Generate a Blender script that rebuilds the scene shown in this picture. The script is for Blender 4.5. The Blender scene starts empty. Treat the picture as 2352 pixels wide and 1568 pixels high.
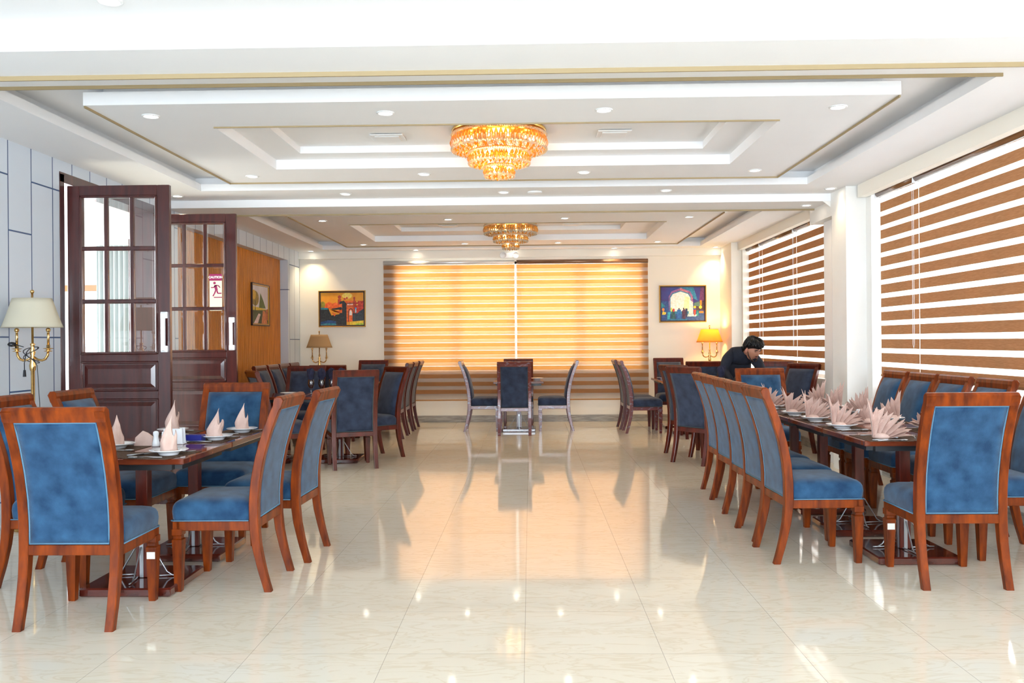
import bpy, bmesh, math, random
from mathutils import Vector, Matrix
random.seed(7)
sc = bpy.context.scene
COL = sc.collection
PI = math.pi

# ------------------------------------------------------------------ camera
cam_d = bpy.data.cameras.new('camera'); cam = bpy.data.objects.new('camera', cam_d); COL.objects.link(cam)
F_PX = 2030.0; YAW = math.radians(1.18); ROLL = 0.008; CAM_H = 1.357
cam_d.sensor_width = 36.0; cam_d.lens = F_PX / 2352.0 * 36.0; cam_d.clip_start = 0.05; cam_d.clip_end = 200
fw = Vector((-math.sin(YAW), math.cos(YAW), 0)); r0 = Vector((math.cos(YAW), math.sin(YAW), 0)); zz = Vector((0, 0, 1))
rt = r0 * math.cos(ROLL) - zz * math.sin(ROLL); up = r0 * math.sin(ROLL) + zz * math.cos(ROLL)
cm = Matrix((rt, up, -fw)).transposed().to_4x4(); cm.translation = (0, 0, CAM_H); cam.matrix_world = cm
sc.camera = cam

# ------------------------------------------------------------------ world, exposure, big lights
w = bpy.data.worlds.new('world'); sc.world = w; w.use_nodes = True
w.node_tree.nodes['Background'].inputs[0].default_value = (0.86, 0.93, 1.0, 1)
w.node_tree.nodes['Background'].inputs[1].default_value = 2.6
sc.view_settings.view_transform = 'Standard'; sc.view_settings.look = 'None'
sc.view_settings.exposure = 1.05; sc.view_settings.gamma = 1.0; sc.view_settings.use_curve_mapping = False

def area(name, loc, direction, sx, sy, power, color, spread=PI):
    l = bpy.data.lights.new(name, 'AREA'); l.shape = 'RECTANGLE'; l.size = sx; l.size_y = sy; l.energy = power; l.color = color; l.spread = spread
    o = bpy.data.objects.new(name, l); COL.objects.link(o); o.location = loc
    o.rotation_euler = Vector(direction).to_track_quat('-Z', 'Y').to_euler(); return o
area('daylight_behind_camera', (-0.3, -3.35, 1.50), (0, 1, 0.08), 6.4, 2.4, 430, (0.84, 0.93, 1.0))
area('daylight_near_window', (4.6, 5.6, 1.75), (-1, 0, 0), 6.4, 2.0, 330, (0.95, 0.98, 1.0))
area('daylight_far_window', (4.6, 12.4, 1.75), (-1, 0, 0), 4.0, 2.0, 210, (1.0, 0.98, 0.93))
area('daylight_end_window', (-0.2, 16.3, 2.05), (0, -1, 0), 4.4, 2.0, 230, (1.0, 0.95, 0.86))
area('daylight_lobby', (-8.4, 8.0, 1.7), (1, 0, 0), 3.5, 2.4, 140, (0.9, 0.96, 1.0))

# ------------------------------------------------------------------ materials
MATS = {}
def nn(nt, t, **kw):
    n = nt.nodes.new(t)
    for k, v in kw.items(): setattr(n, k, v)
    return n
def mat(name, col, rough=0.5, metal=0.0, spec=0.5, col2=None, scale=8.0, detail=4.0, stretch=(1, 1, 1), bump=0.0, bscale=None,
        coat=0.0, sheen=0.0, trans=0.0, emit=None, estr=0.0, lo=0.35, hi=0.65, alpha=1.0):
    if name in MATS: return MATS[name]
    m = bpy.data.materials.new(name); m.use_nodes = True; nt = m.node_tree; b = nt.nodes['Principled BSDF']
    b.inputs['Base Color'].default_value = (*col, 1); b.inputs['Roughness'].default_value = rough; b.inputs['Metallic'].default_value = metal
    b.inputs['Specular IOR Level'].default_value = spec; b.inputs['Coat Weight'].default_value = coat; b.inputs['Coat Roughness'].default_value = 0.08
    b.inputs['Sheen Weight'].default_value = sheen; b.inputs['Transmission Weight'].default_value = trans; b.inputs['Alpha'].default_value = alpha
    if emit: b.inputs['Emission Color'].default_value = (*emit, 1); b.inputs['Emission Strength'].default_value = estr
    if col2 or bump:
        tc = nn(nt, 'ShaderNodeTexCoord'); mp = nn(nt, 'ShaderNodeMapping'); mp.inputs['Scale'].default_value = stretch
        nt.links.new(tc.outputs['Object'], mp.inputs[0])
        no = nn(nt, 'ShaderNodeTexNoise'); no.inputs['Scale'].default_value = scale; no.inputs['Detail'].default_value = detail
        nt.links.new(mp.outputs[0], no.inputs[0])
        if col2:
            cr = nn(nt, 'ShaderNodeValToRGB'); cr.color_ramp.elements[0].position = lo; cr.color_ramp.elements[1].position = hi
            cr.color_ramp.elements[0].color = (*col, 1); cr.color_ramp.elements[1].color = (*col2, 1)
            nt.links.new(no.outputs[0], cr.inputs[0]); nt.links.new(cr.outputs[0], b.inputs['Base Color'])
        if bump:
            n2 = no
            if bscale:
                n2 = nn(nt, 'ShaderNodeTexNoise'); n2.inputs['Scale'].default_value = bscale; nt.links.new(mp.outputs[0], n2.inputs[0])
            bp = nn(nt, 'ShaderNodeBump'); bp.inputs['Strength'].default_value = bump; bp.inputs['Distance'].default_value = 0.01
            nt.links.new(n2.outputs[0], bp.inputs['Height']); nt.links.new(bp.outputs[0], b.inputs['Normal'])
    MATS[name] = m; return m

M_CEIL = mat('white ceiling paint', (0.88, 0.885, 0.89), 0.7, col2=(0.90, 0.905, 0.91), scale=1.5)
M_EDGE_SHADE = mat('tan edge shade strip', (0.36, 0.27, 0.14), 0.6)  # tan colour stands in for the shade line behind ceiling edges
M_WALL = mat('cream wall paint', (0.89, 0.84, 0.73), 0.6, col2=(0.90, 0.86, 0.76), scale=1.2)
M_COLUMN = mat('white column paint', (0.84, 0.82, 0.77), 0.5, col2=(0.87, 0.86, 0.82), scale=2)
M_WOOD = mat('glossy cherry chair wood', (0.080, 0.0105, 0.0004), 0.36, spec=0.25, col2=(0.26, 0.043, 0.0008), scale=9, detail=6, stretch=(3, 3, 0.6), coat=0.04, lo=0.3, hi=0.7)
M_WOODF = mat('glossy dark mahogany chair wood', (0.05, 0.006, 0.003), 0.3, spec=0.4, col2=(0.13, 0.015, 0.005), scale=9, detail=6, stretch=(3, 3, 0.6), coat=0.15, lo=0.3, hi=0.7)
M_WRAP = mat('mahogany with painted plastic film glare', (0.13, 0.02, 0.018), 0.28, col2=(0.20, 0.15, 0.19), scale=16, detail=6, stretch=(1, 1, 2.4), coat=0.25, lo=0.56, hi=0.68)  # pale streaks paint in the white glare off the plastic film
M_TABLE = mat('polished table wood', (0.12, 0.022, 0.008), 0.08, col2=(0.24, 0.050, 0.016), scale=5, detail=6, stretch=(0.7, 5, 2), coat=0.35)
M_TABLEB = mat('dark mahogany base wood', (0.05, 0.008, 0.005), 0.12, col2=(0.10, 0.014, 0.007), scale=6, stretch=(1, 4, 2), coat=0.7)
M_DOOR = mat('dark red door wood', (0.035, 0.005, 0.005), 0.28, col2=(0.085, 0.014, 0.010), scale=5, detail=7, stretch=(5, 5, 0.5), coat=0.6, lo=0.3, hi=0.75)
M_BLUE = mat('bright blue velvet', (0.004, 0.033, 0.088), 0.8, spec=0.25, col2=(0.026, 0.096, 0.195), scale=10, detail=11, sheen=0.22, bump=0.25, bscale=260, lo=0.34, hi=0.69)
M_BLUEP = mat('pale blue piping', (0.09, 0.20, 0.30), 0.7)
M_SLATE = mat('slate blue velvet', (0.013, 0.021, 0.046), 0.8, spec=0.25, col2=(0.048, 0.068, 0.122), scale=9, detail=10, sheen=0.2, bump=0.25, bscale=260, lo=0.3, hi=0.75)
M_SLATEP = mat('grey green piping', (0.05, 0.07, 0.075), 0.7)
M_STEEL = mat('chromed steel', (0.42, 0.43, 0.45), 0.4, metal=1.0)
M_BLACK = mat('black powder coated steel', (0.012, 0.012, 0.014), 0.45)
M_BRASS = mat('antique brass', (0.62, 0.36, 0.12), 0.25, metal=1.0, col2=(0.78, 0.52, 0.22), scale=20)
M_CHINA = mat('white glazed china', (0.88, 0.90, 0.93), 0.12, coat=0.4)
M_PINK = mat('dusty pink linen', (0.62, 0.43, 0.365), 0.85, col2=(0.69, 0.50, 0.43), scale=25, bump=0.2, bscale=400)
M_NAVY = mat('navy linen', (0.008, 0.010, 0.03), 0.8, col2=(0.02, 0.022, 0.06), scale=20)
M_MATP = mat('woven brown placemat', (0.075, 0.045, 0.03), 0.9, spec=0.1, col2=(0.14, 0.09, 0.065), scale=180, detail=1)
M_PLAST = mat('white plastic', (0.85, 0.86, 0.86), 0.35)
M_SKIN = mat('skin', (0.52, 0.24, 0.15), 0.5)
M_SHIRT = mat('black navy shirt cloth', (0.008, 0.011, 0.022), 0.8, col2=(0.016, 0.021, 0.04), scale=8)
M_HAIR = mat('black hair', (0.006, 0.006, 0.007), 0.42, spec=0.35)
M_BLACKP = mat('black plastic', (0.01, 0.012, 0.018), 0.35)

def tex_floor():
    m = bpy.data.materials.new('polished cream marble tile'); m.use_nodes = True; nt = m.node_tree; b = nt.nodes['Principled BSDF']
    tc = nn(nt, 'ShaderNodeTexCoord'); mp = nn(nt, 'ShaderNodeMapping'); mp.inputs['Location'].default_value = (0.035, 0.36, 0)
    nt.links.new(tc.outputs['Object'], mp.inputs[0])
    br = nn(nt, 'ShaderNodeTexBrick'); br.offset = 0.0; br.squash = 1.0
    br.inputs['Scale'].default_value = 1.0; br.inputs['Brick Width'].default_value = 0.6; br.inputs['Row Height'].default_value = 0.6
    br.inputs['Mortar Size'].default_value = 0.0016; br.inputs['Mortar Smooth'].default_value = 0.2; br.inputs['Bias'].default_value = 0
    br.inputs['Color1'].default_value = (0.79, 0.735, 0.61, 1); br.inputs['Color2'].default_value = (0.765, 0.70, 0.57, 1); br.inputs['Mortar'].default_value = (0.50, 0.45, 0.37, 1)
    nt.links.new(mp.outputs[0], br.inputs[0])
    n1 = nn(nt, 'ShaderNodeTexNoise'); n1.inputs['Scale'].default_value = 3.0; n1.inputs['Detail'].default_value = 10; n1.inputs['Distortion'].default_value = 1.6
    mp2 = nn(nt, 'ShaderNodeMapping'); mp2.inputs['Scale'].default_value = (1.0, 3.0, 1); nt.links.new(tc.outputs['Object'], mp2.inputs[0]); nt.links.new(mp2.outputs[0], n1.inputs[0])
    cr = nn(nt, 'ShaderNodeValToRGB'); e = cr.color_ramp.elements; e[0].position = 0.47; e[0].color = (1, 1, 1, 1); e[1].position = 0.56; e[1].color = (1, 1, 1, 1)
    k = cr.color_ramp.elements.new(0.515); k.color = (0.86, 0.79, 0.68, 1)
    nt.links.new(n1.outputs[0], cr.inputs[0])
    mx = nn(nt, 'ShaderNodeMix', data_type='RGBA', blend_type='MULTIPLY'); mx.inputs[0].default_value = 0.55
    nt.links.new(br.outputs[0], mx.inputs[6]); nt.links.new(cr.outputs[0], mx.inputs[7]); nt.links.new(mx.outputs[2], b.inputs['Base Color'])
    b.inputs['Roughness'].default_value = 0.055; b.inputs['Specular IOR Level'].default_value = 0.75
    bp = nn(nt, 'ShaderNodeBump'); bp.inputs['Strength'].default_value = 0.35; bp.inputs['Distance'].default_value = 0.002; bp.invert = True
    nt.links.new(br.outputs[1], bp.inputs['Height']); nt.links.new(bp.outputs[0], b.inputs['Normal'])
    return m
M_FLOOR = tex_floor()

def tex_panel():
    m = bpy.data.materials.new('grey blue wall panels'); m.use_nodes = True; nt = m.node_tree; b = nt.nodes['Principled BSDF']
    tc = nn(nt, 'ShaderNodeTexCoord'); sp = nn(nt, 'ShaderNodeSeparateXYZ'); cb = nn(nt, 'ShaderNodeCombineXYZ')
    nt.links.new(tc.outputs['Object'], sp.inputs[0]); nt.links.new(sp.outputs[2], cb.inputs[0]); nt.links.new(sp.outputs[1], cb.inputs[1])
    mp = nn(nt, 'ShaderNodeMapping'); mp.inputs['Location'].default_value = (-0.20, -0.045, 0); nt.links.new(cb.outputs[0], mp.inputs[0])
    br = nn(nt, 'ShaderNodeTexBrick'); br.offset = 0.34; br.offset_frequency = 3; br.squash = 1.0
    for k, v in (('Scale', 1.0), ('Brick Width', 1.22), ('Row Height', 0.31), ('Mortar Size', 0.006), ('Mortar Smooth', 0.0), ('Bias', 0)): br.inputs[k].default_value = v
    br.inputs['Color1'].default_value = (0.61, 0.68, 0.755, 1); br.inputs['Color2'].default_value = (0.645, 0.71, 0.785, 1); br.inputs['Mortar'].default_value = (0.05, 0.10, 0.22, 1)
    nt.links.new(mp.outputs[0], br.inputs[0]); nt.links.new(br.outputs[0], b.inputs['Base Color']); b.inputs['Roughness'].default_value = 0.45
    bp = nn(nt, 'ShaderNodeBump'); bp.invert = True; bp.inputs['Distance'].default_value = 0.004; nt.links.new(br.outputs[1], bp.inputs['Height']); nt.links.new(bp.outputs[0], b.inputs['Normal'])
    return m
M_PANEL = tex_panel()

def tex_slat():
    m = bpy.data.materials.new('ribbed orange oak'); m.use_nodes = True; nt = m.node_tree; b = nt.nodes['Principled BSDF']
    tc = nn(nt, 'ShaderNodeTexCoord'); n1 = nn(nt, 'ShaderNodeTexNoise'); mp = nn(nt, 'ShaderNodeMapping'); mp.inputs['Scale'].default_value = (1, 9, 0.7)
    nt.links.new(tc.outputs['Object'], mp.inputs[0]); nt.links.new(mp.outputs[0], n1.inputs[0]); n1.inputs['Scale'].default_value = 4; n1.inputs['Detail'].default_value = 6
    cr = nn(nt, 'ShaderNodeValToRGB'); cr.color_ramp.elements[0].color = (0.52, 0.165, 0.009, 1); cr.color_ramp.elements[1].color = (0.75, 0.27, 0.018, 1)
    cr.color_ramp.elements[0].position = 0.35; cr.color_ramp.elements[1].position = 0.65
    nt.links.new(n1.outputs[0], cr.inputs[0]); nt.links.new(cr.outputs[0], b.inputs['Base Color']); b.inputs['Roughness'].default_value = 0.45
    return m
M_SLAT = tex_slat()

def tex_glass(name, tint=(1, 1, 1), refl=0.12):
    m = bpy.data.materials.new(name); m.use_nodes = True; nt = m.node_tree; nt.nodes.clear()
    o = nn(nt, 'ShaderNodeOutputMaterial'); t = nn(nt, 'ShaderNodeBsdfTransparent'); t.inputs[0].default_value = (*tint, 1)
    g = nn(nt, 'ShaderNodeBsdfGlossy'); g.inputs['Roughness'].default_value = 0.02; x = nn(nt, 'ShaderNodeMixShader')
    lw = nn(nt, 'ShaderNodeLayerWeight'); lw.inputs[0].default_value = 0.35; ma = nn(nt, 'ShaderNodeMath', operation='MULTIPLY_ADD'); ma.inputs[1].default_value = 0.8; ma.inputs[2].default_value = refl
    nt.links.new(lw.outputs[0], ma.inputs[0]); nt.links.new(ma.outputs[0], x.inputs[0]); nt.links.new(t.outputs[0], x.inputs[1]); nt.links.new(g.outputs[0], x.inputs[2]); nt.links.new(x.outputs[0], o.inputs[0])
    return m
M_GLASS = tex_glass('clear glass'); M_GLASSW = tex_glass('window glass', (0.97, 0.98, 1.0), 0.04)

def tex_cloth(name, col, tcol, tw, transp=0.0, col2=None):
    m = bpy.data.materials.new(name); m.use_nodes = True; nt = m.node_tree; nt.nodes.clear()
    o = nn(nt, 'ShaderNodeOutputMaterial'); d = nn(nt, 'ShaderNodeBsdfDiffuse'); d.inputs[0].default_value = (*col, 1)
    t = nn(nt, 'ShaderNodeBsdfTranslucent'); t.inputs[0].default_value = (*tcol, 1); x = nn(nt, 'ShaderNodeMixShader'); x.inputs[0].default_value = tw
    if col2:
        tc = nn(nt, 'ShaderNodeTexCoord'); mp = nn(nt, 'ShaderNodeMapping'); mp.inputs['Scale'].default_value = (3, 3, 60); no = nn(nt, 'ShaderNodeTexNoise'); no.inputs['Scale'].default_value = 5; no.inputs['Detail'].default_value = 5
        cr = nn(nt, 'ShaderNodeValToRGB'); cr.color_ramp.elements[0].position = 0.35; cr.color_ramp.elements[1].position = 0.65; cr.color_ramp.elements[0].color = (*col, 1); cr.color_ramp.elements[1].color = (*col2, 1)
        nt.links.new(tc.outputs['Object'], mp.inputs[0]); nt.links.new(mp.outputs[0], no.inputs[0]); nt.links.new(no.outputs[0], cr.inputs[0]); nt.links.new(cr.outputs[0], d.inputs[0])
    nt.links.new(d.outputs[0], x.inputs[1]); nt.links.new(t.outputs[0], x.inputs[2])
    if transp:
        tr = nn(nt, 'ShaderNodeBsdfTransparent'); y = nn(nt, 'ShaderNodeMixShader'); y.inputs[0].default_value = transp
        nt.links.new(x.outputs[0], y.inputs[1]); nt.links.new(tr.outputs[0], y.inputs[2]); x = y
    nt.links.new(x.outputs[0], o.inputs[0]); return m
M_BAND = tex_cloth('brown woven blind band', (0.42, 0.215, 0.10), (0.75, 0.38, 0.14), 0.16, col2=(0.56, 0.31, 0.16))
M_BANDE = tex_cloth('tan translucent blind band', (0.36, 0.22, 0.125), (1.0, 0.68, 0.31), 0.5, col2=(0.46, 0.30, 0.18))
M_SHEER = tex_cloth('sheer white blind mesh', (0.85, 0.84, 0.80), (0.93, 0.92, 0.88), 0.6, transp=0.42)
M_SHADE = tex_cloth('ivory pleated shade', (0.70, 0.66, 0.53), (0.8, 0.72, 0.5), 0.3)
M_SHADET = tex_cloth('tan fabric shade', (0.58, 0.39, 0.20), (0.7, 0.5, 0.28), 0.3)
M_SHADEY = tex_cloth('lit golden shade', (0.85, 0.58, 0.16), (1.0, 0.62, 0.14), 0.6)

# ------------------------------------------------------------------ mesh helpers
class MB:
    def __init__(s): s.bm = bmesh.new(); s.mi = 0; s.M = Matrix()
    def _v(s, p): return s.bm.verts.new(s.M @ Vector(p))
    def face(s, vs, smooth=False):
        try: f = s.bm.faces.new(vs)
        except ValueError: return None
        f.material_index = s.mi; f.smooth = smooth; return f
    def poly(s, pts, smooth=False): return s.face([s._v(p) for p in pts], smooth)
    def box(s, x0, x1, y0, y1, z0, z1, bev=0.0):
        if x0 > x1: x0, x1 = x1, x0
        if y0 > y1: y0, y1 = y1, y0
        if z0 > z1: z0, z1 = z1, z0
        if bev <= 0:
            v = [s._v(p) for p in ((x0, y0, z0), (x1, y0, z0), (x1, y1, z0), (x0, y1, z0), (x0, y0, z1), (x1, y0, z1), (x1, y1, z1), (x0, y1, z1))]
            for q in ((0, 3, 2, 1), (4, 5, 6, 7), (0, 1, 5, 4), (1, 2, 6, 5), (2, 3, 7, 6), (3, 0, 4, 7)): s.face([v[i] for i in q])
            return s
        b = min(bev, (x1 - x0) * .49, (y1 - y0) * .49, (z1 - z0) * .49)
        rings = []
        for (i, z) in ((b, z0), (0, z0 + b), (0, z1 - b), (b, z1)):
            X0, X1, Y0, Y1 = x0 + i, x1 - i, y0 + i, y1 - i; c = b
            rings.append([(X0 + c, Y0, z), (X1 - c, Y0, z), (X1, Y0 + c, z), (X1, Y1 - c, z), (X1 - c, Y1, z), (X0 + c, Y1, z), (X0, Y1 - c, z), (X0, Y0 + c, z)])
        return s.loft(rings, caps=True)
    def loft(s, rings, caps=True, smooth=False, closed=True):
        R = [[s._v(p) for p in r] for r in rings]; n = len(R[0])
        for a, b in zip(R, R[1:]):
            for i in range(n if closed else n - 1):
                j = (i + 1) % n; s.face([a[i], a[j], b[j], b[i]], smooth)
        if caps: s.face(R[0][::-1], smooth); s.face(R[-1], smooth)
        return s
    def lathe(s, prof, c=(0, 0, 0), n=24, caps=True, smooth=True, wob=None):
        rings = []
        for k, (r, z) in enumerate(prof):
            rings.append([(c[0] + (r if not wob else r * wob(2 * PI * i / n, k)) * math.cos(2 * PI * i / n), c[1] + (r if not wob else r * wob(2 * PI * i / n, k)) * math.sin(2 * PI * i / n), c[2] + z) for i in range(n)])
        return s.loft(rings, caps, smooth)
    def tube(s, pts, r, n=8, smooth=True, caps=True):
        P = [Vector(p) for p in pts]; rings = []; rr = r if isinstance(r, (list, tuple)) else [r] * len(P); prev = None
        for i, p in enumerate(P):
            d = (P[min(i + 1, len(P) - 1)] - P[max(i - 1, 0)]).normalized()
            if prev is None:
                a = d.cross(Vector((0, 0, 1))) if abs(d.z) < .95 else d.cross(Vector((1, 0, 0)))
            else: a = prev - d * prev.dot(d)
            a.normalize(); prev = a; b = d.cross(a)
            rings.append([p + a * math.cos(2 * PI * k / n) * rr[i] + b * math.sin(2 * PI * k / n) * rr[i] for k in range(n)])
        return s.loft(rings, caps, smooth)
    def ball(s, c, r, n=12, m=8, sc=(1, 1, 1)):
        prof = [(max(1e-4, math.sin(PI * k / m)), -math.cos(PI * k / m)) for k in range(m + 1)]
        return s.loft([[(c[0] + r * sc[0] * q * math.cos(2 * PI * i / n), c[1] + r * sc[1] * q * math.sin(2 * PI * i / n), c[2] + r * sc[2] * z) for i in range(n)] for q, z in prof], True, True)
    def octa(s, c, r, h, n=6, ax=None):
        v = [s._v((c[0] + r * math.cos(2 * PI * i / n), c[1] + r * math.sin(2 * PI * i / n), c[2])) for i in range(n)]
        t = s._v((c[0], c[1], c[2] + h)); b = s._v((c[0], c[1], c[2] - h))
        for i in range(n): s.face([v[i], v[(i + 1) % n], t]); s.face([v[(i + 1) % n], v[i], b])
    def build(s, name, mats, parent=None, loc=None):
        me = bpy.data.meshes.new(name); bmesh.ops.recalc_face_normals(s.bm, faces=s.bm.faces); s.bm.to_mesh(me); s.bm.free()
        for m in (mats if isinstance(mats, (list, tuple)) else [mats]): me.materials.append(m)
        o = bpy.data.objects.new(name, me); COL.objects.link(o)
        if parent: o.parent = parent
        if loc: o.location = loc
        return o
def tag(o, label=None, cat=None, group=None, kind=None):
    if label: o['label'] = label
    if cat: o['category'] = cat
    if group: o['group'] = group
    if kind: o['kind'] = kind
    return o
def empty(name, loc=(0, 0, 0), rz=0.0):
    o = bpy.data.objects.new(name, None); COL.objects.link(o); o.location = loc; o.rotation_euler = (0, 0, rz); o.empty_display_size = 0.1; return o
def thing(name, label, cat, loc=(0, 0, 0), rz=0.0, group=None): return tag(empty(name, loc, rz), label, cat, group)
def struct(o): o['kind'] = 'structure'; return o
def kids(o): return [c for c in ALLK.get(o.name, [])]
ALLK = {}
def reg(root):
    def rec(o):
        ch = list(o.children)
        ALLK[o.name] = ch
        for c in ch: rec(c)
    rec(root)
def dup(root, loc, rz, label, group=None, cat=None):
    def rec(o, par):
        c = o.copy(); COL.objects.link(c)
        if par: c.parent = par
        for ch in ALLK.get(o.name, []): rec(ch, c)
        return c
    c = rec(root, None); c.location = loc; c.rotation_euler = (0, 0, rz); c['label'] = label
    if group: c['group'] = group
    if cat: c['category'] = cat
    return c

# ------------------------------------------------------------------ room shell
XL, XR, YB, Z0 = -3.91, 3.5, 14.94, 2.9
o = MB().box(-12, 5.0, -3, 16.2, -0.12, 0).build('floor', M_FLOOR); struct(o)

c = MB()
def ring(X0, X1, Y0, Y1, x0, x1, y0, y1, za, zb):
    c.box(X0, X1, Y0, y0, za, zb); c.box(X0, X1, y1, Y1, za, zb); c.box(X0, x0, y0, y1, za, zb); c.box(x1, X1, y0, y1, za, zb)
c.box(-4.3, 3.7, -3, 4.35, 2.945, 3.3)                        # near bay
bays = [dict(Y0=4.76, Y1=9.45, t=(-3.31, 2.77, 5.22, 8.86), p=(-2.87, 2.36, 5.64, 8.43), r=(-2.24, 1.765, 6.25, 7.80), q=(-1.96, 1.48, 6.60, 7.55)),
        dict(Y0=10.0, Y1=15.2, t=(-3.42, 2.80, 10.30, 14.56), p=(-2.94, 2.36, 10.70, 14.14), r=(-2.36, 1.78, 11.50, 13.48), q=(-1.88, 1.33, 12.02, 12.95))]
for b in bays:
    t, p, r, q = b['t'], b['p'], b['r'], b['q']
    ring(-4.3, 3.7, b['Y0'], b['Y1'], *t, Z0, Z0 + .07)
    t2 = (t[0] - .09, t[1] + .09, t[2] - .09, t[3] + .09)
    ring(-4.3, 3.7, b['Y0'], b['Y1'], *t2, Z0 + .07, Z0 + .145)
    c.box(-4.3, 3.7, b['Y0'], b['Y1'], Z0 + .145, 3.3)
    p2 = (p[0] + .09, p[1] - .09, p[2] + .09, p[3] - .09)
    ring(*p, *r, Z0, Z0 + .085)
    ring(*p2, *q, Z0 + .085, Z0 + .15)
ceil = struct(c.build('ceiling', M_CEIL))
g = MB()  # added strips drawing the brown shade lines along tray, panel and beam edges
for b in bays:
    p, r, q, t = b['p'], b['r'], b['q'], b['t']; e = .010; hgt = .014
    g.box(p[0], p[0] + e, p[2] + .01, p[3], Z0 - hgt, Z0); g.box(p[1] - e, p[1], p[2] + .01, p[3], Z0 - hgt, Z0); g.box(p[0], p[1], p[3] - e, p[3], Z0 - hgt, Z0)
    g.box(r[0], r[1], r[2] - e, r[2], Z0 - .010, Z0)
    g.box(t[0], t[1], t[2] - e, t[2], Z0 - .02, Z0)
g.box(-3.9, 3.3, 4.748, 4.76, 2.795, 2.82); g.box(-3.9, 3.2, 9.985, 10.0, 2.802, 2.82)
struct(g.build('edge_shade_strips', M_EDGE_SHADE))
struct(MB().box(-4.0, 3.6, 4.35, 4.76, 2.82, 3.3).build('trim_2', M_CEIL))
struct(MB().box(-4.0, 3.25, 9.45, 10.0, 2.82, 3.3).build('trim_3', M_CEIL))
struct(MB().box(XL, 3.2, 14.86, 15.0, 2.775, 2.91).build('trim_4', M_WALL))

# back wall with a big window opening
WX0, WX1, WZ0, WZ1 = -2.28, 1.90, 0.86, 2.72
b = MB(); b.box(-4.3, WX0, YB, YB + .2, 0, 3.1); b.box(WX1, 3.9, YB, YB + .2, 0, 3.1); b.box(WX0, WX1, YB, YB + .2, 0, WZ0); b.box(WX0, WX1, YB, YB + .2, WZ1, 3.1)
struct(b.build('wall_back', M_WALL))
M_SKIRT = mat('grey veined stone skirting', (0.24, 0.22, 0.19), 0.4, col2=(0.42, 0.39, 0.34), scale=6, detail=8, stretch=(1, 1, 8))
b = MB()
x = -3.9
while x < 3.2: b.box(x, min(x + .897, 3.2), YB - .014, YB, 0, .112, .002); x += .9
struct(b.build('baseboard_back', M_SKIRT))
b = MB()
for y in [4.5, 5.4, 6.3, 7.2, 8.1, 10.2, 11.1, 12.0, 12.9]: b.box(XR - .014, XR, y, y + .897, 0, .112, .002)
struct(b.build('baseboard_right', M_SKIRT))

# left wall: panels, double door opening, niche with ribbed oak
DY0, DY1, DZ = 7.30, 9.16, 2.72
b = MB(); b.box(XL - .22, XL, -3, DY0, 0, 3.1); b.box(XL - .22, XL, DY0, DY1, DZ + .07, 3.1); b.box(XL - .22, XL, DY1, 9.75, 0, 3.1)
b.box(XL - .22, XL, 9.75, 14.22, 2.70, 3.1); b.box(XL - .22, XL, 14.22, 15.1, 0, 3.1)
struct(b.build('wall_left', M_PANEL))
b = MB(); y = 9.75
b.box(-4.13, -4.05, 9.75, 14.22, 0, 2.70)
while y < 14.2: b.box(-4.05, -4.032, y + .006, y + .034, 0, 2.70); y += .042
struct(b.build('wall_niche', M_SLAT))
b = MB(); b.box(-4.13, XL + .006, DY0 - .02, DY0 + .05, 0, DZ + .07, .003); b.box(-4.13, XL + .006, DY1 - .05, DY1 + .02, 0, DZ + .07, .003); b.box(-4.13, XL + .006, DY0 - .02, DY1 + .02, DZ, DZ + .085, .003)
fr = b.build('door_frame', M_DOOR); fr.name = 'door_3'; struct(fr)

# right wall
b = MB()
b.box(XR, XR + .2, -3, 2.5, 0, 3.1); b.box(XR, XR + .2, 2.5, 8.85, 0, .88); b.box(XR, XR + .2, 8.85, 10.4, 0, 3.1); b.box(XR, XR + .2, 10.4, 14.2, 0, .88); b.box(XR, XR + .2, 14.2, 15.1, 0, 3.1)
b.box(3.3, 3.38, -3, 8.95, 2.775, 3.1); b.box(3.3, 3.38, 10.1, 15.1, 2.775, 3.1); b.box(3.38, XR + .2, -3, 15.1, 2.90, 3.1); b.box(XR, XR + .2, 2.5, 8.85, 2.78, 2.9); b.box(XR, XR + .2, 10.4, 14.2, 2.78, 2.9)
struct(b.build('wall_right', M_WALL))
b = MB(); b.box(3.2, 3.4, 9.0, 9.42, 0, 3.0); b.box(3.4, 3.52, 8.86, 9.42, 0, 3.0); b.box(3.2, 3.4, 9.42, 10.15, 2.66, 3.0); b.box(3.42, 3.52, 9.42, 10.2, 0, 3.0)
struct(b.build('trim_5', M_COLUMN))
b = MB(); b.box(3.3, 3.42, 9.72, 9.98, 0, 2.66)
struct(b.build('trim_6', M_PLAST))
b = MB(); b.box(3.2, 3.36, 14.1, 14.94, 0, 2.9); b.box(3.36, 3.5, 14.02, 14.94, 0, 2.9)
struct(b.build('trim_7', M_WALL))
b = MB(); b.poly([(3.12, 9.46, 2.82), (3.2, 9.46, 2.82), (3.2, 9.46, 2.76)]); b.poly([(3.12, 9.46, 2.82), (3.2, 9.56, 2.82), (3.2, 9.46, 2.76)]); b.poly([(3.12, 9.46, 2.82), (3.2, 9.46, 2.82), (3.2, 9.56, 2.82)])
struct(b.build('trim_8', M_COLUMN))

# wall behind the camera with a wide window
b = MB(); b.box(-4.3, -3.5, -3.2, -3, 0, 3.1); b.box(2.9, 3.9, -3.2, -3, 0, 3.1); b.box(-3.5, 2.9, -3.2, -3, 2.72, 3.1); b.box(-3.5, 2.9, -3.2, -3, 0, .3)
struct(b.build('wall_front', M_WALL))

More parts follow.
